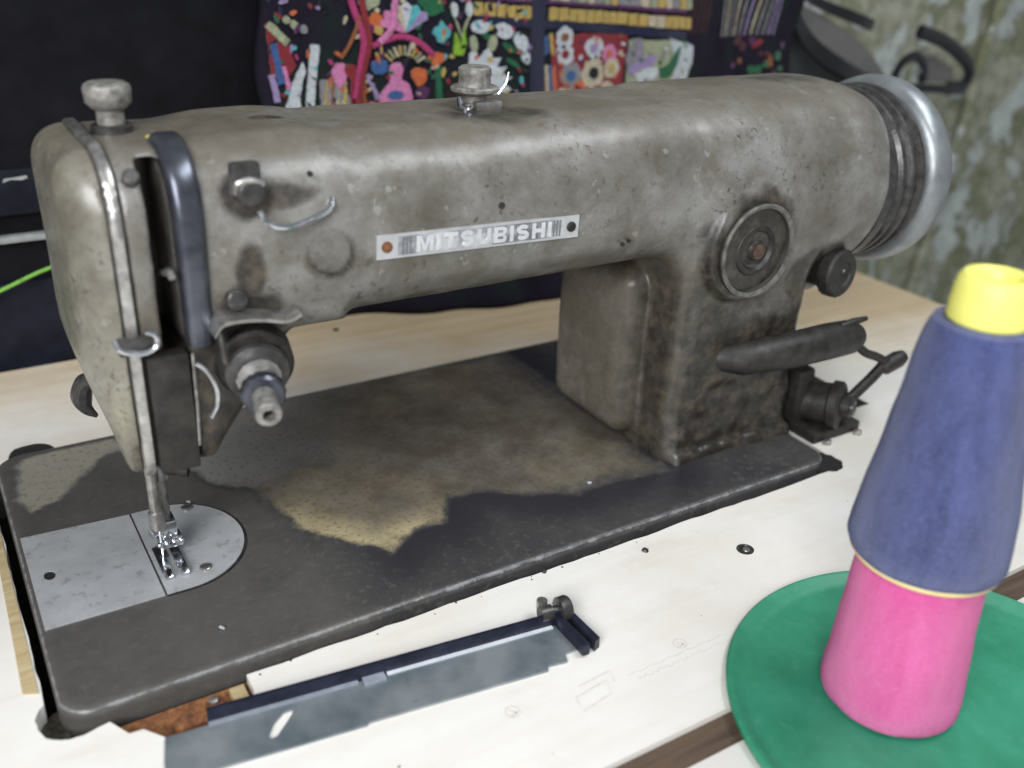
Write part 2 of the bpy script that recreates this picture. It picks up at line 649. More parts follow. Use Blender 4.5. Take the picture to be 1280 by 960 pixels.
M['case'] = simple('black_leatherette', (.0045, .0045, .0065), .75, 0, .5, 20, .2, 3, .15)
M['case_band'] = simple('dark_blue_vinyl', (.008, .009, .016), .6, 0, .4, 15, .1, 3, .2)
M['trim'] = simple('pale_trim', (.28, .29, .28), .5, 0, .2, 6, .1)
M['gthread'] = simple('green_yarn', (.18, .42, .06), .8, 0, .3, 4, .1)


def cloth(name, c, var=.3):
    m = NT('cloth_'+name)
    f = m.mix(.6, m.noise(5, 5, .7), m.noise(1.0, 3, .7, (1, 1, 3)))
    col = m.ramp(f, [(.3, tuple(.78*x*(1-var) for x in c)), (.7, tuple(.82*min(1, x*(1+var)) for x in c))])
    col = m.mix(m.ramp(m.noise(1.5, 4, .75, (1, 1, 2.2)), [(.50, 0), (.62, .75)]), col, tuple(x*.22 for x in c))
    m.bump(m.noise(1.1, 4, .7), .8, .8)
    return m.set(color=col, rough=.9, sheen=.15, spec=.15)


CL = {k: cloth(k, v) for k, v in dict(
    black=(.010, .010, .014), navy=(.018, .020, .055), white=(.55, .60, .63), cream=(.52, .46, .33), gold=(.50, .36, .11),
    red=(.25, .028, .038), magenta=(.45, .05, .17), pink=(.62, .22, .42), orange=(.58, .14, .05), teal=(.10, .42, .45),
    lime=(.24, .45, .03), green=(.02, .13, .06), sage=(.34, .37, .24), blue=(.05, .12, .30), purple=(.10, .03, .10),
    lilac=(.33, .25, .45), wine=(.07, .018, .028), brown=(.28, .10, .04), grey=(.25, .25, .26), strap=(.16, .155, .15),
    pouch=(.022, .030, .028)).items()}
n = NT('cloth_ground')
f = n.noise(26, 3, .5, (1, 1, .5))
col = n.ramp(f, [(.3, (.006, .006, .009)), (.5, (.012, .009, .018)), (.62, (.008, .017, .014)), (.75, (.035, .010, .016))])
n.bump(n.noise(1.2, 4, .7), .4, .6)
M['ground'] = n.set(color=col, rough=.9, spec=.15)

# ------------------------------------------------------------------ the wall (setting)
TZ = -4.0                        # table top height
mb = MB()
nx, nz = 70, 50
vv, ff = [], []
for j in range(nz+1):
    for i in range(nx+1):
        x = 150+1500*i/nx
        z = -560+1060*j/nz
        vv.append((x, 400, z))
P = np.array(vv)
P[:, 1] += 12*(fbm(P, 60, 5)-.5) + 5*(fbm(P, 18, 8)-.5)
for j in range(nz):
    for i in range(nx):
        a = j*(nx+1)+i
        ff.append([a, a+1, a+nx+2, a+nx+1])
wall = link('wall', P, ff, M['wall'], None, (900, 400, -560), True)
wall['kind'] = 'structure'
# rough plaster ridge running down the wall
pts = [(955+2.0*math.sin(z*.05)+.13*(z+10), 391, z) for z in range(-300, 330, 12)]
MB().tube(pts, [5+1.2*math.sin(i*1.7) for i in range(len(pts))], 8).build('plaster_ridge', M['wall'], wall)

# ------------------------------------------------------------------ table
table = thing('work_table', 'pale wooden sewing table with a cut-out for the machine bed', 'table', (200, 90, -34))
hole = [(-3.5, 160)]
hole += arc(4, 6, 11, 180-math.degrees(math.asin(8.0/11))-0, 180+math.degrees(math.asin(9.5/11))+60-0.0, 12)[0:0]
a0 = math.degrees(math.atan2(8.06, -7.5))
a1 = 360+math.degrees(math.atan2(-9.5, 5.5))
hole += arc(4, 6, 11, a0, a1, 14)
hole += [(13, -3.6), (17, -10.5), (21, -11.5), (27, -19), (40, -19.5), (55, -18), (56.5, -3.8)]
hole += [(120, -3.5), (250, -3.5)]
hole += arc(339, 4, 9, -123, 33, 12)
hole += [(345.5, 60), (345.5, 182), (200, 182)]
hole += arc(16, 183, 10, 0, 180, 10)
hole += [(-3.5, 182.2)]
outer = [(-260, -94), (576, -94), (576, 280), (-260, 280)]
# jagged sawn edge of the cut-out
hj = []
rj = random.Random(2)
for i, p in enumerate(hole):
    q = hole[(i+1) % len(hole)]
    d = math.hypot(q[0]-p[0], q[1]-p[1])
    m_ = max(1, int(d/6))
    for k in range(m_):
        t = k/m_
        hj.append((p[0]+(q[0]-p[0])*t+rj.uniform(-.5, .5), p[1]+(q[1]-p[1])*t+rj.uniform(-.5, .5)))
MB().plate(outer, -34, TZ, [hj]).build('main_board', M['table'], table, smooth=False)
MB().box((-260, -420, -34), (700, -106.4, TZ), .8).build('front_board', M['laminate'], table)
fe = []
MB().box((-260, -106, -34), (640, -94.3, TZ-1.6), 1.0).build('edge_strip', M['strip'], table)
# drip pan closing the opening from below
MB().box((-30, -30, -40), (375, 210, -34.4), .5).build('drip_pan', M['pit'], table)


def lumps(cx, cy, z, rx, ry, n_, seed, top):
    r = random.Random(seed)
    m_ = MB()
    for i in range(n_):
        a = r.uniform(0, 6.28)
        q = math.sqrt(r.random())
        s_ = r.uniform(.8, 2.0)
        m_.lathe([(-2, s_*.6), (0, s_), (s_*.5, s_*.85), (s_*.8, s_*.4)], (cx+rx*q*math.cos(a), cy+ry*q*math.sin(a), z), (r.uniform(-.4, .4), r.uniform(-.4, .4), 1), 7)
    return m_


MB().plate(arc(4, 6, 12, 0, 350, 24), -34, -11).build('corner_cushion', M['pit'], table)
o = lumps(1, 0, -11, 8, 6, 34, 3, 0).build('oily_debris', M['pit'], table)
o['kind'] = 'stuff'
MB().plate([(14, -2), (18, -10), (27, -20), (57, -20), (58, -2)], -34, -8.5).build('hinge_pocket', M['rust'], table)
MB().box((49.5, -17.5, -9), (54.5, -5, -5.6), .5).build('wood_wedge', M['rawwood'], table)
MB().box((30, -14, -9), (47, -8, -6.8), .8).build('rusty_hinge', M['rust'], table)
MB().lathe([(0, 1.6), (1.0, 1.6), (1.3, 1.1)], (44, -6.5, -7.4), (0, 0, 1), 14).build('hinge_screw', M['steel'], table)
for hx, hy in ((16, 184), (339.5, 4)):
    MB().plate(arc(hx, hy, 9.4, 0, 350, 22), -34, TZ-.4).build('socket_shade', M['hole'], table)  # black lid near the top, standing for shade inside the cut-out
MB().plate(arc(339.6, 4, 8.6, -125, 40, 14)+[(341, 8), (330, 1)], -10, TZ-.3).build('cutout_shade_plug', M['hole'], table)  # added black infill standing for shade in the corner cut-out
# sunken screw holes in the top
for (x, y, r) in ((255, -31, 3.6), (194, 256, 2.0)):
    h_ = MB().lathe([(-.1, r), (.25, r), (.25, r*.78), (-.3, r*.7)], (x, y, TZ), (0, 0, 1), 20, cap=False).build('screw_hole', M['dark_steel'], table)
    MB().lathe([(.02, r*.74), (.1, r*.7)], (x, y, TZ), (0, 0, 1), 18).build('hole_bottom', M['hole'], h_)
    if r > 3:
        MB().lathe([(.1, r*.45), (.5, r*.4)], (x+.3, y-.4, TZ), (0, 0, 1), 14).build('screw_head', M['steel'], h_)
# faint old pencil marks
n = NT('faint_pencil')
M['pencil'] = n.set(color=n.ramp(n.noise(2, 4), [(.3, (.60, .56, .50)), (.6, (.73, .69, .63))]), rough=.6)


def stroke(pts, w=.35):
    """one continuous pencil line"""
    n_ = len(pts)
    v_, f_ = [], []
    for i, p in enumerate(pts):
        a, b_ = Vector(pts[max(i-1, 0)]), Vector(pts[min(i+1, n_-1)])
        d = (b_-a).normalized()
        v_ += [(p[0]-d.y*w, p[1]+d.x*w, TZ+.06), (p[0]+d.y*w, p[1]-d.x*w, TZ+.06)]
    f_ = [[2*i, 2*i+1, 2*i+3, 2*i+2] for i in range(n_-1)]
    return link('pencil_mark', v_, f_, M['pencil'], table)


stroke([(146, -66), (160, -64), (158, -70), (145, -72), (146.2, -66.6)])
stroke([(150, -62), (164, -61), (162, -66)])
stroke([(168+i, -66+.4*math.sin(i*.8)) for i in range(0, 44, 2)], .22)
stroke([(170+i*.9, -69+.5*math.sin(i*1.9)+.3*math.sin(i*.7)) for i in range(0, 46)], .2)
for cx, cy in ((194, -62), (125, -61)):
    stroke(arc(cx, cy, 2.4, 0, 350, 16)+[(cx-1.2, cy-1.6), (cx-.6, cy+1.2), (cx+.8, cy-1.0)])
o = lumps(0, 0, 0, 0, 0, 0, 1, 0)
r = random.Random(11)
for i in range(18):
    x, y = (r.uniform(60, 330), r.uniform(-6, -4.0)) if i < 12 else (r.uniform(60, 330), r.uniform(-90, -10))
    s_ = r.uniform(.15, .5) if i < 12 else r.uniform(.15, .5)
    o.lathe([(0, s_), (s_*.5, s_*.8), (s_*.8, s_*.3)], (x, y, TZ), (r.uniform(-.2, .2), r.uniform(-.2, .2), 1), 6)
o.lathe([(0, 1.0), (.9, .9), (1.2, .4)], (174, -4.2, TZ), (.3, 0, 1), 7)
o.lathe([(0, 1.6), (.9, 1.2), (1.2, .4)], (218, -12, TZ), (.3, 0, 1), 7)
o = o.build('crumbs', M['black_iron'], table)
o['kind'] = 'stuff'

shim = MB().plate([(-8.5, 22), (-4.2, 20), (-3.8, 150), (-6, 152), (-7, 100)], TZ+.02, TZ+.5).build('wood_shim', M['rawwood'], None, (-6, 90, TZ))
tag(shim, 'thin strip of bare yellow wood along the short edge of the machine bed', 'wood strip')

# ------------------------------------------------------------------ sewing machine
SM = thing('sewing_machine', 'old grey industrial lockstitch sewing machine caked in grime and oil', 'sewing machine', (170, 89, 0))

# --- bed
X, Y, Z, lo = grid((0, 0, -10), (340, 178, 0), 1.25)
d2 = rrect(X, Y, (0, 0), (340, 178), 11)
q0, q1 = d2+2.2, np.abs(Z+6)-6+2.2
F = np.sqrt(np.maximum(q0, 0)**2+np.maximum(q1, 0)**2)+np.minimum(np.maximum(q0, q1), 0)-2.2
V, Q = surface_nets(F, lo, 1.25)
bed = link('bed_plate', V, Q, M['bed'], SM, None, True)
poly = [(71, 128), (78, 116), (88, 104), (97, 88), (98, 77), (100, 62), (112, 47), (126, 32), (140, 40), (154, 41), (164, 56), (178, 54),
        (192, 43), (214, 32), (232, 33), (262, 28), (268, 60), (262, 178), (55, 178), (56, 150)]
px_, py_ = V[:, 0]+7*(fbm(V, 9, 21)-.5), V[:, 1]+7*(fbm(V, 9, 31)-.5)
sd = polysd(px_, py_, poly)
lf = polysd(px_, py_, [(6, 166), (4, 138), (10, 126), (21, 127), (30, 142), (41, 155), (56, 160), (52, 173), (12, 173)])
du = np.maximum(sstep(5+6*sstep(160, 240, V[:, 0]), -6-10*sstep(160, 240, V[:, 0]), sd), sstep(4, -6, lf))
attr(bed, 'dust', du*(.92-.22*sstep(190, 262, V[:, 0])*fbm(V, 16, 45)*2))
low = sstep(95, 50, V[:, 1]+.25*(V[:, 0]-120))
attr(bed, 'crust', np.maximum(sstep(-22, -2, sd)*low*sstep(172, 132, V[:, 0])*.95 + .10*sstep(-8, -2, sd)*low, .30*sstep(2, -3, lf)) + .14*sstep(.50, .70, fbm(V, 24, 41))*sstep(-3, -10, sd))
attr(bed, 'wet', sstep(34, 6, sd)*sstep(.5, 2, sd)*sstep(104, 130, V[:, 0])*.9)
attr(bed, 'film', sstep(120, 84, V[:, 0]+10*(fbm(V, 14, 91)-.5))*sstep(1, 4, sd)*.8)
attr(bed, 'back', sstep(170, 96, V[:, 0])*sstep(96, 122, V[:, 1]+22*(fbm(V, 20, 95)-.5)))  # mask of the painted grey sheen
attr(bed, 'rim_highlight', sstep(-2.4, -.3, rrect(V[:, 0], V[:, 1], (0, 0), (340, 178), 11))*sstep(-3, -.2, V[:, 2])*1.0)  # mask of the painted rim highlight

sp = MB().plate([(2.2, 46), (42.4, 45.6), (42.4, 104.4), (2.2, 107)], -.2, .55, [arc(8.4, 77, 2.0, 0, 345, 16, 3.0)]).build('slide_plate', M['plate'], SM)
MB().plate(arc(8.4, 77, 2.6, 0, 345, 16, 3.6), -.1, .08).build('finger_hole', M['hole'], sp)
dpl = [(43.2, 45.6)] + arc(52, 75, 27.2, -90, 90, 30, 29.4) + [(43.2, 104.4)]
npl = MB().plate(dpl, -.2, .6, [[(46.5, 68), (49.5, 68), (49.5, 78), (46.5, 78)]]).build('needle_plate', M['plate'], SM)
rim = [(43.2, 44.6)] + arc(52, 75, 28.4, -90, 90, 30, 30.6) + [(43.2, 105.4)]
MB().plate(rim, -.1, .15).build('plate_seat', M['black_iron'], SM)
for x, y in ((59.5, 54.5), (64, 98)):
    s_ = MB().lathe([(0, 2.3), (.7, 2.3), (1.0, 1.9)], (x, y, .45), (0, 0, 1), 20).build('plate_screw', M['steel'], npl)
    MB().box((x-2, y-.25, 1.2), (x+2, y+.25, 1.5)).build('screw_slot', M['hole'], s_)
fd = MB()
for i in range(9):
    fd.box((46.7, 68.5+i, .2), (49.3, 69.1+i, .85), .1)
fd.build('feed_dog', M['steel'], npl)

for k, (x, y) in enumerate(((268, 109), (55, 18), (66, 102), (224, 35))):
    lm = MB()
    rl_ = random.Random(k)
    pts_ = [(x+rl_.uniform(-2, 2)*(1.4 if k == 0 else .4), y+rl_.uniform(-2.4, 2.4)*(1.4 if k == 0 else .4), .3+rl_.random()*.8) for _ in range(5)]
    lm.tube(curve_pts(pts_, 4), .42, 6)
    lm.build('lint', CL['white'], bed)

# --- arm, column and head casting as one implicit body
HS = 1.25


def head_sdf(X, Y, Z):
    pl = polysd(X, Z, [(27.4, 180), (27.4, 150), (27.8, 95), (37, 57), (64, 57), (93, 99), (112, 99), (112, 180)])
    xy = rrect(X, Y, (27.4, 30), (170, 114), 25)
    yz = rrect(Y, Z, (30, 20), (114, 160.2), 24)
    return smax(smax(pl, xy, 5), yz, 13)


X, Y, Z, lo = grid((22, 20, -2), (382, 124, 170), HS)
ar = rbox(X, Y, Z, (62, 30, 97), (380, 114, 160), 24)
hd = head_sdf(X, Y, Z)
ar = smin(ar, hd, 8)
rad = np.sqrt((Y-72)**2+(Z-115)**2)
cyl = smax(rad-43.6, np.maximum(X-377, 278-X), 3)
co = rbox(X, Y, Z, (263, 32.5, -4), (343, 112, 112), 8)
co = smin(co, rbox(X, Y, Z, (251, 54, 5), (275, 112, 88), 10), 2.5)
co = smin(co, rbox(X, Y, Z, (268, 29, -4), (340, 116, 4.5), 2), 3)
co = smin(co, rbox(X, Y, Z, (335, 48, 62), (372, 100, 104), 9), 6)
body = smin(smin(ar, cyl, 16), co, 13)
# lumpy caked grease over the lower column front
lump = rbox(X, Y, Z, (266, 28.6, 8), (330, 40, 30), 5)
lump2 = rbox(X, Y, Z, (280, 27.4, 44), (346, 40, 62), 6)
co = smin(smin(co, lump, 4), lump2, 6)
# boss rings for the cover disc
bs = smax(np.sqrt((X-293)**2+(Z-102)**2)-23.5, np.abs(Y-34)-9.5, 3)
body = smin(body, bs, 5)
# take-up slot
body = smax(body, -rbox(X, Y, Z, (50.8, 10, 97), (58.4, 66, 158), 1.5), 1.0)
# lower head recess behind the presser bar
body = smax(body, -rbox(X, Y, Z, (43, 10, 40), (58, 36, 100), 2), 2.0)
P3 = np.stack([X.ravel(), Y.ravel(), Z.ravel()], 1)
near = np.abs(body.ravel()) < 4
nz_ = np.zeros(len(P3))
pn = P3[near]
nz_[near] = .9*(fbm(pn, 22, 3, 2)-.5) + .35*(fbm(pn, 7, 9, 2)-.5) + 4.2*(fbm(pn, 10, 19, 3)-.5)*sstep(74, 50, pn[:, 2])*sstep(258, 272, pn[:, 0])
bodyN = body + nz_.reshape(body.shape)
Fb = np.maximum(bodyN, 43.9-X)
V, Q = surface_nets(Fb, lo, HS)
cast = link('arm_casting', V, Q, M['cast'], SM, None, True, 50)


def blob(V, c, r):
    return np.sqrt(sum(((V[:, i]-c[i])/r[i])**2 for i in range(3)))


nrm = np.zeros((len(V), 3))
me = cast.data
buf = np.zeros(len(me.vertices)*3)
me.vertices.foreach_get('normal', buf)
nrm = buf.reshape(-1, 3)
x, y, z = V.T
f1 = fbm(V, 26, 51)
f2 = fbm(V, 11, 61)
grime_shade = .30*(f1-.35)
grime_shade = np.maximum(grime_shade, .97*sstep(258, 276, x)*sstep(112, 44, z+30*(f1-.5)))
grime_shade = np.maximum(grime_shade, .60*sstep(246, 256, x)*sstep(104, 80, z+10*(f2-.5)))
grime_shade = np.maximum(grime_shade, .30*sstep(262, 300, x)*sstep(136, 100, z))
grime_shade = np.maximum(grime_shade, .72*sstep(272, 262, x)*sstep(246, 252, x)*np.maximum(sstep(64, 50, y), sstep(16, 6, z))*sstep(110, 84, z))  # shade in the recess beside and beneath the column bulge, painted in
grime_shade = np.maximum(grime_shade, .97*sstep(104, 97, z+10*(f2-.5))*sstep(98, 90, x))
grime_shade = np.maximum(grime_shade, .85*sstep(1.15, .6, blob(V, (78, 30, 104), (17, 14, 15))+.5*(f2-.5)))
grime_shade = np.maximum(grime_shade, .62*sstep(106, 96, z+12*(f2-.5))*sstep(260, 240, x))
grime_shade = np.maximum(grime_shade, .85*sstep(1.15, .55, blob(V, (80, 30, 148), (11, 10, 9))+.6*(f2-.5)))
grime_shade = np.maximum(grime_shade, .65*sstep(1.1, .5, blob(V, (92, 30, 146), (14, 10, 5))+.6*(f2-.5)))
grime_shade = np.maximum(grime_shade, .80*sstep(1.1, .6, blob(V, (79, 30, 123), (6, 10, 12))+.5*(f2-.5)))
rg_ = blob(V, (105, 30, 127), (9, 12, 9))
rgw = rg_+.5*(f2-.5)
grime_shade = np.maximum(grime_shade, .50*sstep(.30, .08, np.abs(rgw-.95))*sstep(133, 122, z+.25*(105-x)) + .36*sstep(1.0, .8, rgw))
grime_shade = np.maximum(grime_shade, .80*sstep(1.25, .85, blob(V, (293, 30, 102), (26, 16, 26))+.5*(f2-.5))*sstep(44, 34, y))
grime_shade = np.maximum(grime_shade, .92*sstep(1.2, .6, blob(V, (336, 36, 82), (16, 18, 18))+.4*(f2-.5)))
grime_shade = np.maximum(grime_shade, .72*sstep(1.2, .4, blob(V, (184, 58, 160), (26, 17, 10))+.9*(f2-.5)))
grime_shade = np.maximum(grime_shade, .62*sstep(1.2, .4, blob(V, (345, 70, 160), (30, 14, 12))+.9*(f2-.5)))
grime_shade = np.maximum(grime_shade, .60*sstep(1.2, .5, blob(V, (364, 40, 96), (14, 20, 20))+.7*(f2-.5)))
grime_shade = np.maximum(grime_shade, .75*sstep(1.2, .7, blob(V, (100, 70, 161), (7, 4, 5))))
grime_shade = np.maximum(grime_shade, .60*sstep(45.6, 44.2, x))
attr(cast, 'grime', np.clip(grime_shade, 0, 1))  # real grime together with the painted recess shade
attr(cast, 'dust', np.clip(sstep(.55, .95, nrm[:, 2])*.85 + .35*sstep(.62, .75, f1)*sstep(.2, .8, nrm[:, 2])
     + .9*sstep(275, 262, x)*sstep(240, 252, x)*sstep(104, 84, z), 0, 1))

# --- face plate and its bright rim
X, Y, Z, lo = grid((22, 24, 50), (46, 118, 168), HS)
hd = head_sdf(X, Y, Z)
P3 = np.stack([X.ravel(), Y.ravel(), Z.ravel()], 1)
hn = hd + (.8*(fbm(P3, 24, 13, 2)-.5)).reshape(hd.shape)
V, Q = surface_nets(np.maximum(hn-.3, X-40.0), lo, HS)
fp = link('face_plate', V, Q, M['cast'], SM, None, True, 50)
f1 = fbm(V, 20, 71)
f2 = fbm(V, 9, 81)
g_ = .30*(f1-.3) + .55*sstep(96, 60, V[:, 2]+26*(f2-.5))*sstep(34, 39, V[:, 0])
g_ = np.maximum(g_, .62*sstep(38.6, 39.6, V[:, 0])*sstep(120, 100, V[:, 2]))
attr(fp, 'grime', np.clip(g_, 0, 1))
buf = np.zeros(len(fp.data.vertices)*3)
fp.data.vertices.foreach_get('normal', buf)
attr(fp, 'dust', np.clip(sstep(.5, .95, buf.reshape(-1, 3)[:, 2])*.7, 0, 1))
attr(fp, 'olive', np.clip(.45+.8*(f1-.4)+.3*sstep(130, 80, V[:, 2]), 0, 1))
attr(cast, 'olive', np.zeros(len(cast.data.vertices)))
V, Q = surface_nets(np.maximum(np.maximum(hd-1.5, np.abs(X-42.0)-1.9), -(hd+5)), [l for l in lo], HS)
link('rim_strip', V, Q, M['steel'], fp, None, True, 40)

# clip on the rim
cl = MB()
cl.tube(curve_pts([(36, 30, 108), (37, 28.4, 105.5), (40, 27.8, 104), (44, 27.6, 103.5), (47.5, 27.8, 105), (47.6, 28, 108.5), (45, 28.4, 110)], 6), .95, 8)
cl.build('thread_clip', M['chrome'], SM)
cl = MB()
cl.box((36.8, 28.6, 102.5), (46.6, 31.6, 108.2), .7)
cl.build('clip_base', M['dark_steel'], SM)
# screws on the head
for (x, y, z, r) in ((48.3, 37, 154.5, 2.5),):
    MB().lathe([(-2, r), (.6, r), (1.0, r*.8)], (x, y, z), (0, -.75, .66), 18).build('head_screw', M['dark_steel'], SM)
MB().lathe([(-.3, 2.8), (.5, 2.6), (.8, 1.6)], (61.5, 62, 159.9), (0, 0, 1), 14).build('paint_dab', M['cork'], SM)

# --- take-up lever cover: curved strip over the shoulder
pc = []
for k in range(46):
    th = math.radians(117+(214-117)*k/45)
    rr_ = np.arange(10, 70, .1)
    yy_, zz_ = 72+rr_*math.cos(th), 128+rr_*math.sin(th)
    xx_ = np.full_like(rr_, 62.0)
    sdv = smin(rbox(xx_, yy_, zz_, (62, 30, 97), (380, 114, 160), 24), head_sdf(xx_, yy_, zz_), 8)
    j = int(np.argmax(sdv > 1.6))
    pc.append(Vector((0, yy_[j], zz_[j])))
mb = MB()
vv, ff = [], []
for i, p in enumerate(pc):
    d = (pc[min(i+1, len(pc)-1)]-pc[max(i-1, 0)]).normalized()
    nn = Vector((0, d.z, -d.y))
    nn = -nn if nn.y > 0 or (abs(nn.y) < .1 and nn.z < 0) else nn
    w0, w1 = 58.0, 67.6 - 1.6*(i/len(pc))
    sect = [(w0-.2, -4.0), (w0, -.4), (w0+.8, .7), (w0+2.2, 1.3), (w1-2.2, 1.3), (w1-.7, .7), (w1, -.4), (w1+.1, -4.0)]
    for sx, so in sect:
        vv.append((sx, p.y+nn.y*so, p.z+nn.z*so))
ns = 8
for i in range(len(pc)-1):
    for k in range(ns):
        k2 = (k+1) % ns
        ff.append([i*ns+k, i*ns+k2, (i+1)*ns+k2, (i+1)*ns+k])
ff.append(list(range(ns))[::-1])
ff.append([(len(pc)-1)*ns+k for k in range(ns)])
link('take_up_cover', vv, ff, M['blued'], SM, None, True, 40)
MB().tube(curve_pts([(55, 52, 120), (54.6, 38, 124), (54.4, 31, 127), (54.4, 27.5, 126)], 5), 1.1, 8).build('take_up_lever', M['steel'], SM)

# --- top thumb screw
k_ = MB().lathe([(-3, 4.2), (5.5, 4.2), (6.2, 5.4), (8.0, 6.8), (12.2, 7.2), (13.2, 6.8), (13.9, 5.6), (14.1, 0.01)], (51.5, 74, 161.5), (0, 0, 1), 36,
               noise=lambda i, k: (.18 if k % 2 else -.12) if i in (3, 4) else 0).build('thumb_screw', M['knob'], SM)
MB().lathe([(-3, 6.6), (1.2, 6.4), (1.8, 5.6)], (51.5, 74, 161), (0, 0, 1), 28).build('lock_nut', M['dark_steel'], SM)

# --- top thread post
tp = MB().lathe([(-2, 6.5), (1.8, 6.3), (2.4, 4.6), (5.0, 4.6), (5.2, 7.2), (6.4, 9.2), (7.4, 9.3), (8.0, 8.6), (8.2, 6.2), (11.4, 6.0), (12.6, 6.3), (14.4, 6.2), (15.2, 5.2), (15.3, .01)],
                (183, 74, 159.5), (0, 0, 1), 34).build('thread_post', M['knob'], SM)
MB().tube(curve_pts([(174.5, 70, 164), (173.5, 67, 161.5), (175, 65, 160.6), (177, 65.5, 161)], 5), 1.1, 8).build('post_clip', M['chrome'], tp)
MB().box((179, 64.5, 159.2), (190, 68.5, 163), .8).build('post_foot', M['steel'], tp)
MB().tube(curve_pts([(190, 68, 165), (193, 67.5, 169), (194, 67.5, 173)], 4), .5, 6).build('wire_pin', M['chrome'], tp)

# --- front thread guide with bent wire
gb = MB()
gb.box((75.2, 29, 146.5), (84.5, 34, 157.5), 1.6)
tg = gb.build('guide_bracket', M['dark_steel'], SM)
MB().tube(curve_pts([(75.6, 28.6, 149), (76.2, 27.0, 152.0), (80, 26.6, 152.8), (84, 27.2, 151.2)], 5), 1.1, 8).build('guide_lip', M['steel'], tg)
MB().lathe([(0, 4.2), (3.5, 4.0), (4.0, 3.2)], (80, 29.5, 148.8), (0, -1, 0), 22).build('guide_screw', M['dark_steel'], tg)
MB().tube(curve_pts([(82, 26, 143.5), (83.6, 24.8, 140), (87, 24.2, 138.2), (92, 24.6, 137.8), (99, 25.8, 139.2), (105, 27.6, 141), (107, 30.5, 143.5)], 6), 1.05, 10).build('guide_wire', M['chrome'], tg)

# --- nameplate with raised lettering, following the arm front
YN = 29.6
na = math.atan2(-2.6, 81.5)


def nmap(p):
    return (121.4+p[0]*math.cos(na)-p[1]*math.sin(na), YN-p[2], 121.0+p[0]*math.sin(na)+p[1]*math.cos(na))


M['alu'] = simple('worn_aluminium', (.62, .63, .64), .38, .55, .12, 5, .12)
n = NT('worn_grey_panel')
wf = n.noise(14, 5, .65, (.7, 1, 1))
col = n.ramp(wf, [(.36, (.11, .115, .14)), (.47, (.32, .33, .35)), (.55, (.58, .59, .60))])
M['panel'] = n.set(color=col, rough=.45, metal=.35)
plate_ = MB().plate([(0, 0), (82, 0), (82, 8.4), (0, 8.4)], -1.6, .35, mapf=nmap).build('nameplate', M['alu'], SM)
MB().plate([(7.6, .9), (75.6, .9), (75.6, 7.5), (7.6, 7.5)], .3, .42, mapf=nmap).build('name_panel', M['panel'], plate_)
for x in (9.2, 70.4):
    for k in range(3):
        MB().plate([(x+k*1.35, 1.2), (x+k*1.35+.8, 1.2), (x+k*1.35+.8, 7.2), (x+k*1.35, 7.2)], .4, .5, mapf=nmap).build('side_bar', CL['grey'], plate_)
M['letter'] = simple('bare_metal_letters', (.74, .75, .76), .34, .4, .1, 4, .05)


def glyph(ch, w, h, t):
    """bold sans outlines: list of (outer, holes)"""
    if ch == 'I':
        return [(0, 0), (t, 0), (t, h), (0, h)], []
    if ch == 'T':
        return [(w/2-t/2, 0), (w/2+t/2, 0), (w/2+t/2, h-t), (w, h-t), (w, h), (0, h), (0, h-t), (w/2-t/2, h-t)], []
    if ch == 'H':
        m = h/2
        return [(0, 0), (t, 0), (t, m-t/2), (w-t, m-t/2), (w-t, 0), (w, 0), (w, h), (w-t, h), (w-t, m+t/2), (t, m+t/2), (t, h), (0, h)], []
    if ch == 'M':
        return [(0, 0), (t, 0), (t, h*.66), (w/2-t*.45, h*.08), (w/2+t*.45, h*.08), (w-t, h*.66), (w-t, 0), (w, 0), (w, h), (w-t*1.15, h), (w/2, h*.42), (t*1.15, h), (0, h)], []
    if ch == 'U':
        r = w/2
        return [(0, h), (0, r)] + arc(r, r, r, 180, 360, 10)[1:-1] + [(w, r), (w, h), (w-t, h), (w-t, r)] + arc(r, r, r-t, 360, 180, 10)[1:-1] + [(t, r), (t, h)], []
    if ch == 'B':
        q = h/4
        o_ = [(0, 0), (w-q, 0)] + arc(w-q, q, q, -90, 90, 8)[1:-1] + [(w-q*.9, h/2)] + arc(w-q, 3*q, q*.96, -90, 90, 8)[1:-1] + [(w-q, h), (0, h)]
        k = t*.8
        return o_, [[(t, k), (w-q, k), (w-t, q), (w-q, h/2-k*.5), (t, h/2-k*.5)], [(t, h/2+k*.5), (w-q, h/2+k*.5), (w-t, 3*q), (w-q, h-k), (t, h-k)]]
    # S
    r = (h-t)/4
    a = w/2-t/2
    c = arc(w/2, h-t/2-r, a, 25, 270, 12, r) + arc(w/2, t/2+r, a, 90, -155, 12, r)[1:]
    L_, R_ = [], []
    for i, p in enumerate(c):
        d = Vector(c[min(i+1, len(c)-1)])-Vector(c[max(i-1, 0)])
        d.normalize()
        L_.append((p[0]-d.y*t*.5, p[1]+d.x*t*.5))
        R_.append((p[0]+d.y*t*.5, p[1]-d.x*t*.5))
    return L_+R_[::-1], []


word = 'MITSUBISHI'
wid = dict(M=6.4, I=1.45, T=5.2, S=5.2, U=5.4, B=5.2, H=5.5)
tot = sum(wid[c] for c in word)
gap = (55.0-tot)/(len(word)-1)
gx = 14.6
for ch in word:
    out_, hol_ = glyph(ch, wid[ch], 5.7, 1.45)
    sh = [[(p[0]+gx, p[1]+1.35) for p in lp] for lp in [out_]+hol_]
    MB().plate(sh[0], .38, .72, sh[1:], mapf=nmap).build('raised_letter', M['letter'], plate_, smooth=False)
    gx += wid[ch]+gap
for x, c in ((3.6, 'rust'), (78.6, 'black_iron')):
    b_ = nmap((x, 4.2, .2))
    MB().lathe([(0, 2.0), (.6, 1.9), (1.1, 1.2), (1.2, .01)], b_, (0, -1, 0), 18).build('plate_rivet', M[c], plate_)
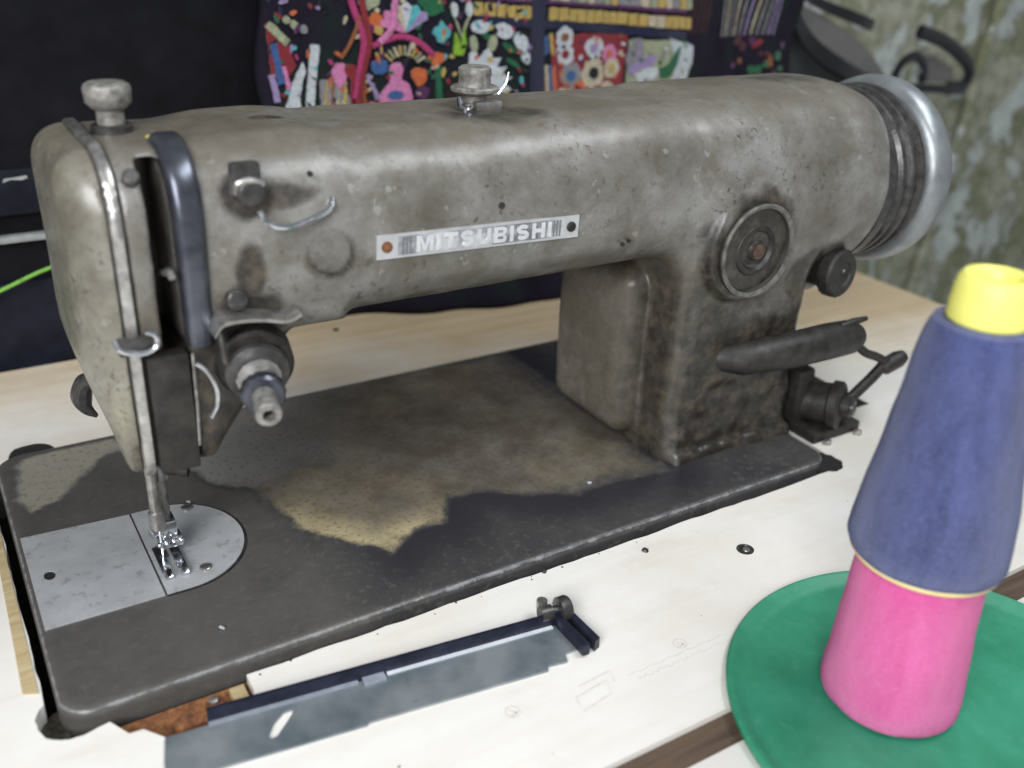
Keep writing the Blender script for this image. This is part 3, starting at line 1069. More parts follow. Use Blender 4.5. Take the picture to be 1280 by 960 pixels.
# small casting marks and holes on the arm front
for (x, z, r) in ((170, 134, 1.2), (226, 112, .8), (229, 113, .8), (100, 152, .9)):
    MB().lathe([(-.8, r), (.25, r), (.3, r*.6)], (x, 30.0, z), (0, -1, 0), 12).build('arm_plug', M['black_iron'], SM)

# --- tension assembly
ta = Vector((-6, -30, -3)).normalized()
tb = (78, 31, 92)
tz = MB().lathe([(-6, 12.5), (2, 12.5), (3.2, 11.5), (3.4, 8)], tb, ta, 40).build('tension_base', M['black_iron'], SM)
MB().lathe([(3.4, 6), (5.0, 8.6), (6.0, 10.2), (6.5, 10.2), (6.9, 8.4), (7.1, 8.4), (7.6, 10.0), (8.1, 10.0), (9.0, 8.0), (10.0, 6)], tb, ta, 40).build('tension_disc', M['dark_steel'], tz)
sp_ = []
u_ = ta.cross(Vector((0, 0, 1))).normalized()
w_ = ta.cross(u_)
for i in range(90):
    th = i*.42
    sp_.append(Vector(tb)+ta*(10+i*.088)+(u_*math.cos(th)+w_*math.sin(th))*(6.8-i*.018))
MB().tube(sp_, .55, 6).build('tension_spring', M['steel'], tz)
MB().lathe([(10, 4.4), (16.5, 4.4), (17, 6.4), (18, 6.9), (21, 6.9), (22, 6.2), (22.2, 4.0)], tb, ta, 30,
           noise=lambda i, k: (.2 if k % 2 else -.2) if i in (3, 4) else 0).build('tension_nut', M['blued'], tz)
MB().lathe([(21, 3.7), (31, 3.9), (32.4, 4.1), (33, 3.7), (33.1, 2.0), (29, 1.8)], tb, ta, 26).build('tension_stud', M['knob'], tz)
MB().lathe([(29.5, 1.9), (30, 1.9)], tb, ta, 16).build('stud_bore', M['hole'], tz)
MB().tube(curve_pts([(58.6, 27.5, 97), (61.5, 26, 94), (63.4, 25, 88.5), (63.2, 25, 83), (61, 26, 78)], 6), .8, 8).build('check_spring', M['chrome'], SM)
mb = MB()
vv, ff = [], []
arcp = [(64, 106.5), (67, 109.8), (73, 110.2), (80, 109.2), (87, 107.5), (92, 109.0)]
pc = curve_pts([Vector((a, 0, b_)) for a, b_ in arcp], 5)
for p in pc:
    for yy, dz in ((34, 0), (22.5, -.4), (22.5, .7), (34, 1.0)):
        vv.append((p.x, yy, p.z+dz))
for i in range(len(pc)-1):
    for k in range(4):
        k2 = (k+1) % 4
        ff.append([i*4+k, i*4+k2, (i+1)*4+k2, (i+1)*4+k])
ff += [[3, 2, 1, 0], [(len(pc)-1)*4+k for k in range(4)]]
link('tension_guard', vv, ff, M['steel'], SM, None, True, 40)
MB().tube(curve_pts([(66, 25, 108), (66.2, 23.6, 103), (66.6, 23, 97)], 5), 1.0, 8).build('guard_post', M['dark_steel'], SM)
MB().lathe([(-3, 3.2), (1.8, 3.2), (2.4, 2.2)], (73.5, 30, 115), (0, -1, .1), 18).build('head_bolt', M['dark_steel'], SM)

# dark mechanism cover on the lower head and its bright edge line
MB().box((44.6, 31.0, 58), (57.4, 37.4, 99.5), 1.0).build('bar_guard', M['black_iron'], SM)
MB().tube([(58.6, 31, 99), (58.2, 31.0, 80), (57.6, 31.4, 66)], .55, 6).build('guard_edge', M['knob'], SM)

# --- needle bar, presser bar, foot
MB().lathe([(0, 2.0), (46, 2.0)], (46.6, 66, 19), (0, 0, 1), 18).build('needle_bar', M['steel'], SM)
MB().lathe([(0, 2.9), (7, 2.9), (7.6, 2.3)], (46.6, 66, 16), (0, 0, 1), 18).build('needle_clamp', M['steel'], SM)
MB().lathe([(0, .25), (3, .55), (17, .62)], (46.9, 66, 2.2), (0, 0, 1), 8).build('needle', M['chrome'], SM)
MB().lathe([(0, 2.3), (52, 2.3)], (50.6, 73, 11), (0, 0, 1), 18).build('presser_bar', M['steel'], SM)
MB().lathe([(0, 3.6), (8.5, 3.6), (9.2, 2.8)], (50.8, 73, 33), (0, 0, 1), 20).build('bar_collar', M['chrome'], SM)
MB().lathe([(0, 1.8), (5.5, 1.8), (5.8, 2.6), (8.2, 2.6)], (53, 71.5, 36), (1, -.5, 0), 14).build('collar_screw', M['black_iron'], SM)
ft = MB()
ft.box((47.5, 67, 9), (53.6, 75, 16.5), .9)
ft.box((46.2, 66, 5.4), (55.0, 72, 9.6), .8)
foot = ft.build('presser_foot', M['chrome'], SM)
for x in (44.3, 50.2):
    t_ = MB()
    t_.box((x, 56, 1.2), (x+3.4, 74, 2.6), .45)
    t_.box((x+.3, 53.2, 1.6), (x+3.1, 57.2, 4.4), .7, Matrix.Rotation(math.radians(28), 3, 'X'), (x, 57, 1.6))
    t_.build('foot_toe', M['chrome'], foot)
for x in (46.2, 48.8, 51.6, 54.2):
    MB().lathe([(0, .9), (1.2, .9), (1.6, .5)], (x, 66.2, 8.2), (0, -1, 0), 12).build('hinge_pin', M['chrome'], foot)
MB().lathe([(0, 1.9), (4, 1.9), (4.4, 1.2)], (47.8, 68, 13.4), (-1, -.35, 0), 14).build('foot_screw', M['chrome'], foot)

# --- lifter lever behind the head
lv = MB()
lv.tube(curve_pts([(38, 108, 62), (35, 113, 58), (33.6, 115, 52), (34.6, 116, 46), (38, 115, 42)], 5), [2.2, 2.6, 3.0, 3.3, 3.4, 3.5, 3.6, 3.8, 3.9, 4.0, 4.0, 3.9, 3.7, 3.4, 3.0, 2.6, 2.3, 2.0, 1.6, 1.2, .8], 10)
lv.build('lifter_lever', M['dark_steel'], SM)

# --- round cover on the column front
rc = MB().lathe([(-3, 20.5), (.6, 20.5), (1.2, 19.6), (.9, 18.4), (-1.2, 17.6), (-1.6, 12.0), (.2, 10.6), (.6, 8.8), (-.8, 7.6), (-.6, 4.6), (1.0, 3.8), (1.2, .01)], (293, 23.6, 102), (0, -1, 0), 48).build('round_cover', M['black_iron'], SM)
MB().lathe([(-.4, 20.4), (1.2, 20.6), (1.7, 19.9), (1.2, 18.6), (.2, 18.3)], (293, 23.2, 102), (0, -1, 0), 48, cap=False).build('cover_ring', M['oldring'], rc)
MB().lathe([(0, 3.4), (1.4, 3.2), (1.7, .01)], (293, 23.2, 102), (0, -1, 0), 18).build('cover_bolt', M['bolt'], rc)
# --- stitch dial
dl = MB().lathe([(-26, 8.5), (-3, 8.5), (-2, 11.6), (3.2, 11.6), (4.4, 10.6), (4.8, 6), (4.2, 5.6), (4.2, .01)], (361, 36, 78), (.12, -1, .05), 40,
                noise=lambda i, k: (.25 if k % 2 else -.15) if i in (2, 3) else 0).build('stitch_dial', M['black_iron'], SM)
MB().lathe([(4.0, 1.1), (5.2, .9)], (361.5, 37, 79.5), (.12, -1, .05), 12).build('dial_pin', M['chrome'], dl)
# --- reverse lever
rl = MB()
rl.tube([(286, 42, 47), (300, 29, 48), (326, 25, 48.6), (350, 24, 48.8), (364, 23.5, 48.6), (370, 23.5, 48.4)], [5, 7.6, 8.6, 8.8, 8.4, 6.0], 16, 1.0)
rev = rl.build('reverse_lever', M['black_iron'], SM)
MB().tube([(356, 23, 55.5), (363, 22, 57), (372, 21.5, 57.6)], [2.2, 2.0, 1.2], 10).build('lever_spur', M['black_iron'], rev)
MB().tube(curve_pts([(367, 22, 46), (376, 21, 39), (384, 20.5, 35.5), (393, 20, 31)], 4), 2.2, 10).build('lever_link', M['black_iron'], rev)
MB().lathe([(-7, 2.6), (-5, 4.2), (4, 4.4), (8, 3.2), (9, 1.6)], (397, 20, 29.5), (1, -.1, .35), 18).build('lever_knob', M['black_iron'], rev)
MB().tube([(393, 20.5, 30), (386, 22, 22), (376, 23, 14), (370, 25, 11)], 2.8, 10).build('lever_arm', M['black_iron'], rev)
# --- bobbin winder standing beside the column
bw = MB()
bw.box((347, 18, TZ+.02), (380, 46, 1.5), 1.2)
winder = bw.build('winder_base', M['black_iron'], SM)
MB().lathe([(-13, 8.5), (-11, 10.6), (3, 10.8), (4, 12.4), (8, 12.4), (9, 11), (9.2, 5.5), (13, 5.2), (13.4, 4.0)], (363, 29, 10.5), (.45, -.88, .1), 30).build('winder_drum', M['black_iron'], winder)
MB().lathe([(13, 4.0), (15, 3.8), (15.4, 2.0), (12, 1.8)], (363, 29, 10.5), (.45, -.88, .1), 18).build('winder_spindle', M['dark_steel'], winder)
MB().box((345.5, 32, 1), (357, 46, 30), 2.5).build('winder_bracket', M['black_iron'], winder)
for p in ((354, 15.5, TZ+1.6), (376, 15.5, TZ+1.6)):
    MB().lathe([(-1.6, 2.0), (.4, 2.0), (.8, 1.2)], p, (0, 0, 1), 14).build('winder_screw', M['steel'], winder)
# --- hand wheel (axis along x)
hw = MB().lathe([(376, 40), (377.5, 43.4), (381, 43.8), (383, 43.2), (384, 40.4), (388, 40.2), (389.4, 42.0), (391, 42.2), (392.4, 40.0), (394.4, 39.8), (395.8, 42.4), (397.4, 42.6), (398.8, 40.2), (401.4, 40.0), (402.6, 42.6), (404.2, 42.8), (405.2, 40.4), (408, 40.0)], (0, 72, 115), (1, 0, 0), 72).build('pulley_hub', M['dark_steel'], SM)
MB().lathe([(406, 38), (406.4, 42.4), (407.8, 44.8), (410.4, 46.2), (414, 46.7), (418, 46.2), (421, 44.6), (422.4, 42.0), (423, 38.6), (421.6, 36), (418.6, 33), (417.6, 14), (420, 12.6), (424, 11.6), (424.4, .01)],
           (0, 71.5, 114.5), (1, 0, 0), 80).build('hand_wheel', M['wheel'], SM)
# drive belt running down from the pulley into the table
MB().tube([(404.4, 111, 106), (404.2, 109, 70), (404, 107, 40), (404, 104, 4), (404, 103, -3.8)], [2.4]*5, 8, 1.0).build('drive_belt', M['knob'], SM)
MB().box((399, 36, TZ-.02), (409, 104, TZ+.05)).build('belt_slot', M['hole'], table)

# ------------------------------------------------------------------ metal slide bar on the table
o0 = Vector((27, -19, 0))
du_ = Vector((.9934, -.1149, 0))
dv_ = Vector((-.1149, -.9934, 0))


def smap(p):
    q = o0 + du_*p[0] + dv_*p[1]
    return (q.x, q.y, p[2])


bar = thing('metal_bar', 'long blue-grey metal bar with raised back edge and thumb screw lying on the table', 'metal bar', (95, -32, TZ))
out = [(-1, 0), (137, -1), (138, 13), (130, 13.4), (129, 17.2), (121.5, 16.6), (121, 18.6), (72, 18.0), (58, 17.8), (57.5, 18.6), (-3, 18), (-2.4, 10)]
slot = [(28, 11.4), (28.6, 13.0), (30.6, 12.4), (34.5, 8.0), (37.6, 4.2), (37.0, 3.0), (34.4, 3.4), (30.6, 7.0)]
MB().plate(out, TZ+.05, TZ+1.0, [slot], mapf=smap).build('bar_sheet', M['sheet'], bar, smooth=False)
MB().plate([(12, -2.2), (137, -2.2), (137, -.9), (12, -.9)], TZ+.05, TZ+6.2, mapf=smap).build('back_flange', M['flange'], bar, smooth=False)
MB().plate([(12, -.85), (60, -.85), (60, .5), (12, .5)], TZ+1.02, TZ+1.5, mapf=smap).build('reflection_strip', M['bead2'], bar, smooth=False)  # reflection at the flange foot, built as a pale strip
MB().plate([(70, -.85), (132, -.85), (132, .5), (70, .5)], TZ+1.02, TZ+1.5, mapf=smap).build('reflection_strip', M['bead'], bar, smooth=False)  # brighter stretch of the same built-in reflection
MB().plate([(61.5, -.85), (69, -.85), (69, 2.4), (61.5, 2.4)], TZ+1.02, TZ+2.0, mapf=smap).build('stop_block', M['bead2'], bar, smooth=False)
MB().plate([(133, -3), (135.6, -3), (137.6, 17), (135, 17)], TZ+.9, TZ+5.0, mapf=smap).build('end_bracket', M['flange'], bar, smooth=False)
MB().plate([(138.2, -3), (140.6, -3), (143, 14.5), (140.4, 15.8)], TZ+.05, TZ+4.6, mapf=smap).build('end_bracket', M['flange'], bar, smooth=False)
MB().plate([(135.4, -1), (138.4, -1), (140.2, 13), (137.6, 13)], TZ+1.05, TZ+1.6, mapf=smap).build('bracket_web', M['sheet'], bar, smooth=False)
a_ = Vector(smap((128.5, -3.6, TZ+5.2)))
MB().lathe([(0, 2.9), (4.5, 2.9), (5, 2.0), (7, 2.0), (7.4, 4.6), (10.6, 4.8), (11.6, 4.2), (12, .01)], a_, du_, 26).build('thumb_screw', M['dark_steel'], bar)
MB().lathe([(0, 2.0), (3.4, 2.0)], Vector(smap((130.5, -6.4, TZ+5.8))), (0, 0, 1), 12).build('lock_pin', M['steel'], bar)

# ------------------------------------------------------------------ green tray and thread cones
cx, cy = 250, -133
tr = MB().lathe([(.05, 70.5), (.05, 72.2), (.9, 73.2), (3.4, 73.6), (4.2, 72.8), (4.0, 71.4), (2.4, 69.4), (1.5, 66), (1.5, 40), (1.5, .01)], (cx, cy, TZ), (0, 0, 1), 128).build('round_tray', M['green'], None, (cx, cy, TZ))
tag(tr, 'flat round green plastic tray under the thread cones', 'tray')
TB = TZ+1.52
ax_, ay_ = 238.3, -115.8


def wob(seed, amp):
    r_ = random.Random(seed)
    t_ = [(r_.uniform(0, 6.28), r_.uniform(0, 6.28)) for _ in range(5)]
    return lambda i, k: amp*(.5*math.sin(k*2*math.pi/72*2+t_[0][0]+i*.3)+.4*math.sin(k*2*math.pi/72*5+t_[1][0]-i*.5)+.35*math.sin(i*1.3+t_[2][0])+.2*math.sin(k*2*math.pi/72*11+i*.9))


pk = thing('thread_cone', 'bright pink thread cone standing directly on the round green tray', 'thread cone', (ax_, ay_, TB), 'stacked thread cones')
prof = [(.1, 17), (.2, 20.2), (1.2, 21.6), (3, 22.1), (8, 22.0)] + [(8+i*4.0, 22.0-.062*i*4.0) for i in range(1, 12)] + [(54, 18.6), (56, 17.4), (57, 15)]
MB().lathe(prof, (ax_, ay_, TB), (0, 0, 1), 72, noise=wob(1, .28)).build('wound_thread', M['pink'], pk)
MB().lathe([(56.5, 12), (58, 11.4), (66, 10), (68, 9.6), (68.2, 8.4), (57, 9.6)], (ax_, ay_, TB), (0, 0, 1), 32).build('cone_core', M['cream'], pk)
BB = TB+57.3
bl = thing('thread_cone', 'dusty dark blue thread cone with yellow cap stacked on the pink cone', 'thread cone', (ax_, ay_, BB), 'stacked thread cones')
prof = [(.4, 17.5), (.2, 21.6), (1.0, 22.6), (3, 23.4), (8, 23.3), (14, 22.7)] + [(14+i*4.4, 22.7-.124*i*4.4) for i in range(1, 14)] + [(74.6, 14.8), (76.4, 14.0), (77.2, 11)]
MB().lathe(prof, (ax_, ay_, BB), (0, 0, 1), 72, noise=wob(2, .36), cap=False).build('wound_thread', M['blue'], bl)
MB().lathe([(-.55, 20.6), (-.7, 22.0), (.1, 22.5), (.9, 22.2), (.9, 20.8)], (ax_, ay_, BB), (0, 0, 1), 64, cap=False).build('base_ring', M['cream'], bl)
MB().lathe([(76.8, 8.0), (76.8, 10.4), (77.6, 11.0), (82, 10.9), (86.5, 10.5), (89, 9.9), (90.2, 8.8), (90.3, 7.4), (89.4, 6.3), (87, 5.6), (80.6, 5.2)],
           (ax_, ay_, BB), (0, 0, 1), 64, cap=False).build('cone_cap', M['yellow'], bl)
MB().lathe([(80.8, 5.3), (81.2, 5.2)], (ax_, ay_, BB), (0, 0, 1), 32).build('cap_bore', M['cork'], bl)

# ------------------------------------------------------------------ black case behind the table
case = thing('black_case', 'large black leatherette case standing behind the table beside the textile', 'case', (-60, 340, -560))
MB().box((-420, 296, -560), (176, 420, 320), 5).build('case_body', M['case'], case)
MB().box((-420, 291.5, 76), (170, 296.5, 100), 2).build('case_band', M['case_band'], case)
MB().box((-420, 290.5, 62), (150, 296.5, 65.5), .9).build('trim_strip', M['trim'], case)
MB().box((-420, 293, -100), (168, 296.4, 40), 2).build('lower_panel', M['case_band'], case)
MB().plate([(33, 93.5), (37, 94.8), (42, 94.2), (45, 95), (44.6, 96.4), (39, 95.8), (34, 95.6)], 0, 1, mapf=lambda p: (p[0], 291.6-p[2]*.5, p[1])).build('scuff_patch', M['trim'], case)
yarn = MB().tube(curve_pts([(-60, 284, 10), (-20, 284.5, 25), (22, 285, 39.5), (50, 286, 48.5), (80, 288, 50), (110, 290.5, 44)], 8), 1.0, 8).build('green_yarn', M['gthread'], None, (22, 285, 39))
tag(yarn, 'thin bright green yarn stretched in front of the black case', 'yarn')

# ------------------------------------------------------------------ embroidered textile heaped on the back of the table
def tsurf(x, z):
    y = 262 + 2.4*math.sin(x/19.0+.5) + 1.6*math.sin(x/8.3+z/40.0) + 1.2*math.sin(z/17.0+x/31.0)
    k = max(0, min(1, (262-x)/60))
    y += 15*k*k*(3-2*k)
    y -= (1-k)*20*max(0, min(1, (26-z)/26))**2*(.5+.5*min(1, max(0, (x-230)/110)))
    y += 9*max(0, min(1, (x-500)/60))**2 + 2*max(0, min(1, (190-x)/22))**2
    y += .0012*max(0, z-120)**2*.3
    return y


tx = thing('embroidered_textile', 'colourful embroidered and striped woven textile heaped behind the machine', 'textile', (365, 268, TZ))
NXx, NZz = 120, 60
vv, ff = [], []
for j in range(NZz+1):
    for i in range(NXx+1):
        x = 168+394*i/NXx
        z = TZ+.3+236*j/NZz
        vv.append((x + (3*math.sin(z/13.0) if i in (0, NXx) else 0), tsurf(x, z), z))
nF = len(vv)
for (x, y, z) in vv[:nF]:
    vv.append((x, max(y+6, min(y+26, 288)), z))
W = NXx+1
for j in range(NZz):
    for i in range(NXx):
        a = j*W+i
        ff.append([a, a+1, a+W+1, a+W])
        ff.append([nF+a, nF+a+W, nF+a+W+1, nF+a+1])
for j in range(NZz):
    ff.append([j*W, (j+1)*W, nF+(j+1)*W, nF+j*W])
    ff.append([j*W+NXx, nF+j*W+NXx, nF+(j+1)*W+NXx, (j+1)*W+NXx])
for i in range(NXx):
    ff.append([i, nF+i, nF+i+1, i+1])
    a = NZz*W+i
    ff.append([a, a+1, nF+a+1, nF+a])
link('cloth_ground', vv, ff, M['ground'], tx, None, True)


def patch(name, pts, c, lift=.4, thick=.9):
    """embroidered patch: outline in (x, z) on the cloth, slightly proud of it"""
    cxx = sum(p[0] for p in pts)/len(pts)
    czz = sum(p[1] for p in pts)/len(pts)
    rj_ = random.Random(int(pts[0][0]*13+pts[0][1]*7))
    fine = []
    for i, p in enumerate(pts):
        q = pts[(i+1) % len(pts)]
        m_ = max(1, min(10, int(math.hypot(q[0]-p[0], q[1]-p[1])/1.8)))
        fine += [(p[0]+(q[0]-p[0])*k/m_+rj_.uniform(-.33, .33), p[1]+(q[1]-p[1])*k/m_+rj_.uniform(-.33, .33)) for k in range(m_)]
    pts = fine
    big = max(max(p[0] for p in pts)-min(p[0] for p in pts), max(p[1] for p in pts)-min(p[1] for p in pts))
    return MB().plate(pts, 0, 1, cuts=int(big/7), mapf=lambda p: (p[0], tsurf(p[0], p[1])-lift-(thick if p[2] > .5 else -1.2), p[1])).build(name, CL[c], tx, smooth=False)


def ell(cx, cz, rx, rz, n_=14, rot=0.0, jag=0.0, seed=0):
    r_ = random.Random(seed)
    out_ = []
    for i in range(n_):
        a = 2*math.pi*i/n_
        k = 1+r_.uniform(-jag, jag)
        px, pz = rx*k*math.cos(a), rz*k*math.sin(a)
        out_.append((cx+px*math.cos(rot)-pz*math.sin(rot), cz+px*math.sin(rot)+pz*math.cos(rot)))
    return out_


def bar_(x0, z0, x1, z1, w):
    d = Vector((x1-x0, z1-z0)).normalized()
    s_ = Vector((-d.y, d.x))*w/2
    n_ = max(1, int(math.hypot(x1-x0, z1-z0)/7))
    top = [(x0+(x1-x0)*k/n_+s_.x, z0+(z1-z0)*k/n_+s_.y) for k in range(n_+1)]
    bot = [(x0+(x1-x0)*k/n_-s_.x, z0+(z1-z0)*k/n_-s_.y) for k in range(n_+1)]
    return top + bot[::-1]


# woven bands of gold and cream blocks
rr = random.Random(7)
x = 290
while x < 447:
    w = rr.uniform(5.5, 8.5)
    t = (x-290)/157
    if not 326 < x < 338:
        zc = 175.5-11.0*t
        patch('gold_block', [(x, zc-3.6), (x+w-1, zc-3.8), (x+w-1, zc+3.2), (x, zc+3.4)], rr.choice(['gold', 'gold', 'cream', 'gold']))
        zc = 188-9*t
        patch('cream_block', [(x, zc-6), (x+w-1, zc-6.2), (x+w-1, zc+5), (x, zc+5.2)], rr.choice(['cream', 'cream', 'grey', 'gold', 'sage']))
    x += w
patch('purple_band', bar_(290, 181.8, 447, 171.6, 2.2), 'purple')
patch('navy_band', bar_(292, 169.5, 448, 157.0, 5), 'navy')
patch('dark_strap', bar_(333, 196, 331, 120, 11), 'navy', 1.3, 1.0)
# white feather hand and the petals round it
patch('white_feather', [(283, 124), (285, 140), (286, 151), (290, 153), (292, 148), (296, 152), (300, 154), (301, 148), (306, 148), (304, 143), (310, 143), (307, 139), (313, 137), (308, 134), (313, 130), (306, 128), (302, 120), (290, 118)], 'white')
for (px, pz, rx, rz, ro) in ((294, 165.5, 6.2, 3.6, .05), (308, 163.5, 6.6, 4.0, -.35), (319, 157, 5.6, 4.2, -.9), (322.5, 149, 4.6, 3.2, -1.3), (289, 156.5, 2.6, 4.6, .1), (301, 156.5, 2.6, 5, -.3)):
    patch('white_petal', ell(px, pz, rx, rz, 10, ro, .12, int(px)), 'white' if rx > 3 else 'sage', .5)
for (px, pz) in ((298, 160), (311, 154), (314, 145)):
    patch('leaf', ell(px, pz, 4.6, 1.8, 8, -.6), 'green')
# red panel with rosettes
patch('red_panel', [(345, 158), (372, 160), (402, 158), (402, 122), (404, 116), (345, 120)], 'red', .2)
for (px, pz, r_, c1, c2) in ((354, 158, 6.4, 'white', 'brown'), (355, 148, 6.6, 'white', 'red'), (376, 151, 7, 'white', 'lilac'), (389, 147, 5.8, 'pink', 'orange'), (377, 136, 9.2, 'cream', 'black'),
                             (360, 135, 8.0, 'grey', 'blue'), (355, 121, 6.8, 'cream', 'brown'), (392, 138, 6.4, 'cream', 'gold'), (389, 125, 5.8, 'cream', 'orange'), (376, 120, 6.6, 'white', 'red'), (366, 126, 5.8, 'orange', 'red')):
    ro = patch('rosette', ell(px, pz, r_, r_*.95, 16, 0, .14, int(px+pz)), c1, .5)
    MB().plate(ell(px, pz, r_*.42, r_*.4, 10), 0, 1, mapf=lambda p: (p[0], tsurf(p[0], p[1])-1.3-(.7 if p[2] > .5 else 0), p[1])).build('rosette_eye', CL[c2], ro, smooth=False)
for i in range(34):
    px, pz = rr.uniform(347, 401), rr.uniform(119, 158)
    patch('bead', ell(px, pz, rr.uniform(.9, 1.9), rr.uniform(.9, 1.7), 7, 0, .2, i), rr.choice(['cream', 'brown', 'white', 'purple', 'orange', 'wine', 'wine']), .95, .6)
for i in range(26):
    px, pz = rr.uniform(405, 452), rr.uniform(120, 154)
    patch('bead', ell(px, pz, rr.uniform(.9, 2.4), rr.uniform(.7, 1.4), 7, rr.uniform(0, 3), .2, i), rr.choice(['grey', 'white', 'lilac', 'green', 'sage', 'purple', 'navy']), 1.5, .5)
for (x0, c) in ((336, 'brown'), (339.5, 'cream'), (343, 'blue'), (346.5, 'orange'), (333, 'teal')):
    patch('stripe', bar_(x0, 143-(x0-336)*.2, x0+1.5, 118, 3.0), c, .6)
patch('blue_block', [(334, 160), (341, 159), (342, 149), (335, 148)], 'blue')
patch('gold_stripe', bar_(343.5, 160, 346, 148, 2.6), 'gold')
# sage panel
patch('sage_panel', [(404, 155), (425, 155), (440, 154), (440, 130), (430, 118), (405, 118)], 'sage')
patch('white_tuft', [(406, 156), (412, 156), (414, 145), (411, 133), (406, 132), (403, 144)], 'grey', .6)
patch('white_tuft', [(432, 156), (440, 154), (448, 153), (455, 150), (456, 140), (452, 128), (444, 122), (438, 128), (440, 140)], 'white', .6)
patch('green_leaf', [(425, 137), (432, 139), (438, 147), (443, 151), (441, 140), (436, 132), (428, 131)], 'green', 1.2)
patch('lilac_patch', ell(414, 140, 9, 4.5, 10, .5, .2, 2), 'lilac', .9)
patch('white_tuft', ell(418, 133, 9, 5, 10, .3, .25, 3), 'white', 1.0)
patch('grey_patch', ell(424, 123, 11, 6, 10, .2, .2, 5), 'grey', .9)
patch('brown_spot', ell(442, 125, 6, 5.4, 12, 0, .1, 4), 'brown', 1.3)
# pinstripes on the end of the cloth
for i in range(11):
    patch('pinstripe', bar_(487+i*5.4, 190, 481+i*5.0, 155, 1.1), rr.choice(['cream', 'grey', 'lilac', 'cream']), .3, .4)
for i in range(26):
    patch('wine_spot', ell(rr.uniform(484, 546), rr.uniform(118, 153), rr.uniform(2, 5), rr.uniform(1.5, 3.5), 8, rr.uniform(0, 3), .25, i), rr.choice(['wine', 'red', 'wine', 'purple', 'green', 'brown']), .3+.02*i, .5)
patch('white_tab', [(513, 120), (520, 128), (527, 126), (528, 121), (522, 117)], 'white', 1.0)
for i in range(5):
    patch('pinstripe', bar_(452+i*4.2, 182, 449+i*4.0, 158, .9), 'wine', .3, .4)
# left end: patches, strands, figures
patch('red_patch', [(171, 168), (176, 168), (182, 158), (186, 146), (180, 139), (172, 140)], 'red', .4)
patch('blue_stripe', bar_(174, 158, 177, 137, 3.6), 'blue', .9)
patch('sage_stripe', bar_(172, 168, 182, 158, 4.2), 'sage', .9)
patch('lilac_stripe', bar_(172, 142, 174, 128, 3), 'lilac', .9)
patch('pink_stripe', bar_(179, 146, 181, 134, 2.4), 'pink', .9)
for i, (px, pz) in enumerate(((182, 170), (186, 167.5), (191, 165))):
    patch('pale_bead', ell(px, pz, 2.2, 2.4, 8, .5), 'sage' if i < 2 else 'grey', .6)
patch('white_strip', [(176, 118), (183, 137), (190, 148), (191, 143), (187, 131), (187, 118)], 'white', .6)
patch('white_strip', bar_(197, 157, 192, 120, 4.6), 'white', .6)
patch('grey_patch', [(199, 138), (212, 138), (216, 124), (199, 122)], 'grey', .3)
for i in range(7):
    patch('thin_strand', bar_(203+i*3.4, 137, 201+i*3.6, 120, 1.3), rr.choice(['gold', 'cream', 'brown', 'sage', 'red']), .7)
MBs = [((214, 192), (218, 176), (223, 160), (221, 146), (218, 128)), ((222, 190), (224, 172), (226, 158), (222, 142), (219, 124)), ((243, 190), (241, 175), (239, 165), (232, 158)), ((210, 150), (214, 156), (218, 164), (221, 172))]
for i, q in enumerate(MBs):
    MB().tube(curve_pts([(a, tsurf(a, c)-1.6-.3*i, c) for a, c in q], 6), 2.0 if i < 3 else 1.1, 8, .7).build('yarn_strand', CL[['magenta', 'red', 'pink', 'brown'][i]], tx)
MB().tube(curve_pts([(a, tsurf(a, c)-1.5, c) for a, c in ((228, 156), (236, 159), (245, 161), (254, 158), (262, 151))], 6), 1.7, 8, .7).build('yarn_strand', CL['magenta'], tx)
patch('pink_bird', [(205, 142), (208, 147), (212, 147), (214, 142), (212, 136), (209, 133)], 'pink', .8)
patch('red_tuft', ell(216, 142, 4, 5, 10, .4, .25, 3), 'red', .9)
patch('orange_flower', ell(229, 169, 5.4, 5.0, 12, 0, .18, 6), 'orange', .8)
patch('gold_spot', ell(232, 164.5, 2.6, 2.4, 8), 'gold', 1.2)
patch('sage_flower', ell(227, 180, 6, 4.6, 12, 0, .2, 6), 'sage', .8)
for i, (c, a) in enumerate((('cream', 1.9), ('white', 1.5), ('teal', 1.1), ('pink', 2.4), ('pink', 2.8), ('lilac', .7))):
    ex, ez = 247+13*math.cos(a), 164+13*math.sin(a)
    patch('fan_feather', [(247, 163), (ex-2.6*math.sin(a), ez+2.6*math.cos(a)), (ex+2*math.cos(a), ez+2*math.sin(a)), (ex+2.6*math.sin(a), ez-2.6*math.cos(a))], c, .6+.12*i)
patch('teal_flower', ell(268, 163, 5.4, 5.4, 12, 0, .25, 9), 'teal', .8)
patch('lime_leaf', [(275, 151), (277, 163), (280, 156), (283, 165), (284, 156), (281, 150)], 'lime', .8)
patch('green_bush', ell(262, 179, 7, 8, 12, 0, .25, 10), 'green', .5)
for px in (277, 287):
    patch('white_bud', ell(px, 175, 2.3, 4.2, 9), 'white', .6)
    patch('stem', bar_(px, 171, 281, 160, 1.0), 'sage', .4)
patch('pink_figure', [(233, 120), (231, 128), (236, 134), (238.4, 137), (238, 145), (240, 147), (244, 147), (245.4, 144), (244.6, 138), (249, 135), (251, 129), (251, 120)], 'pink', .7)
patch('figure_belt', ell(241, 129, 4.6, 2.6, 9), 'blue', 1.4)
patch('pale_strip', bar_(225, 141, 231, 127, 2.2), 'lilac', .8)
patch('pink_base', bar_(219, 124, 236, 122, 6), 'red', .3)
patch('blue_patch', ell(232, 145, 4.4, 4.6, 9, 0, .15, 2), 'blue', .6)
patch('orange_bloom', ell(264, 149, 5.6, 3.6, 10, .2, .2, 3), 'orange', .7)
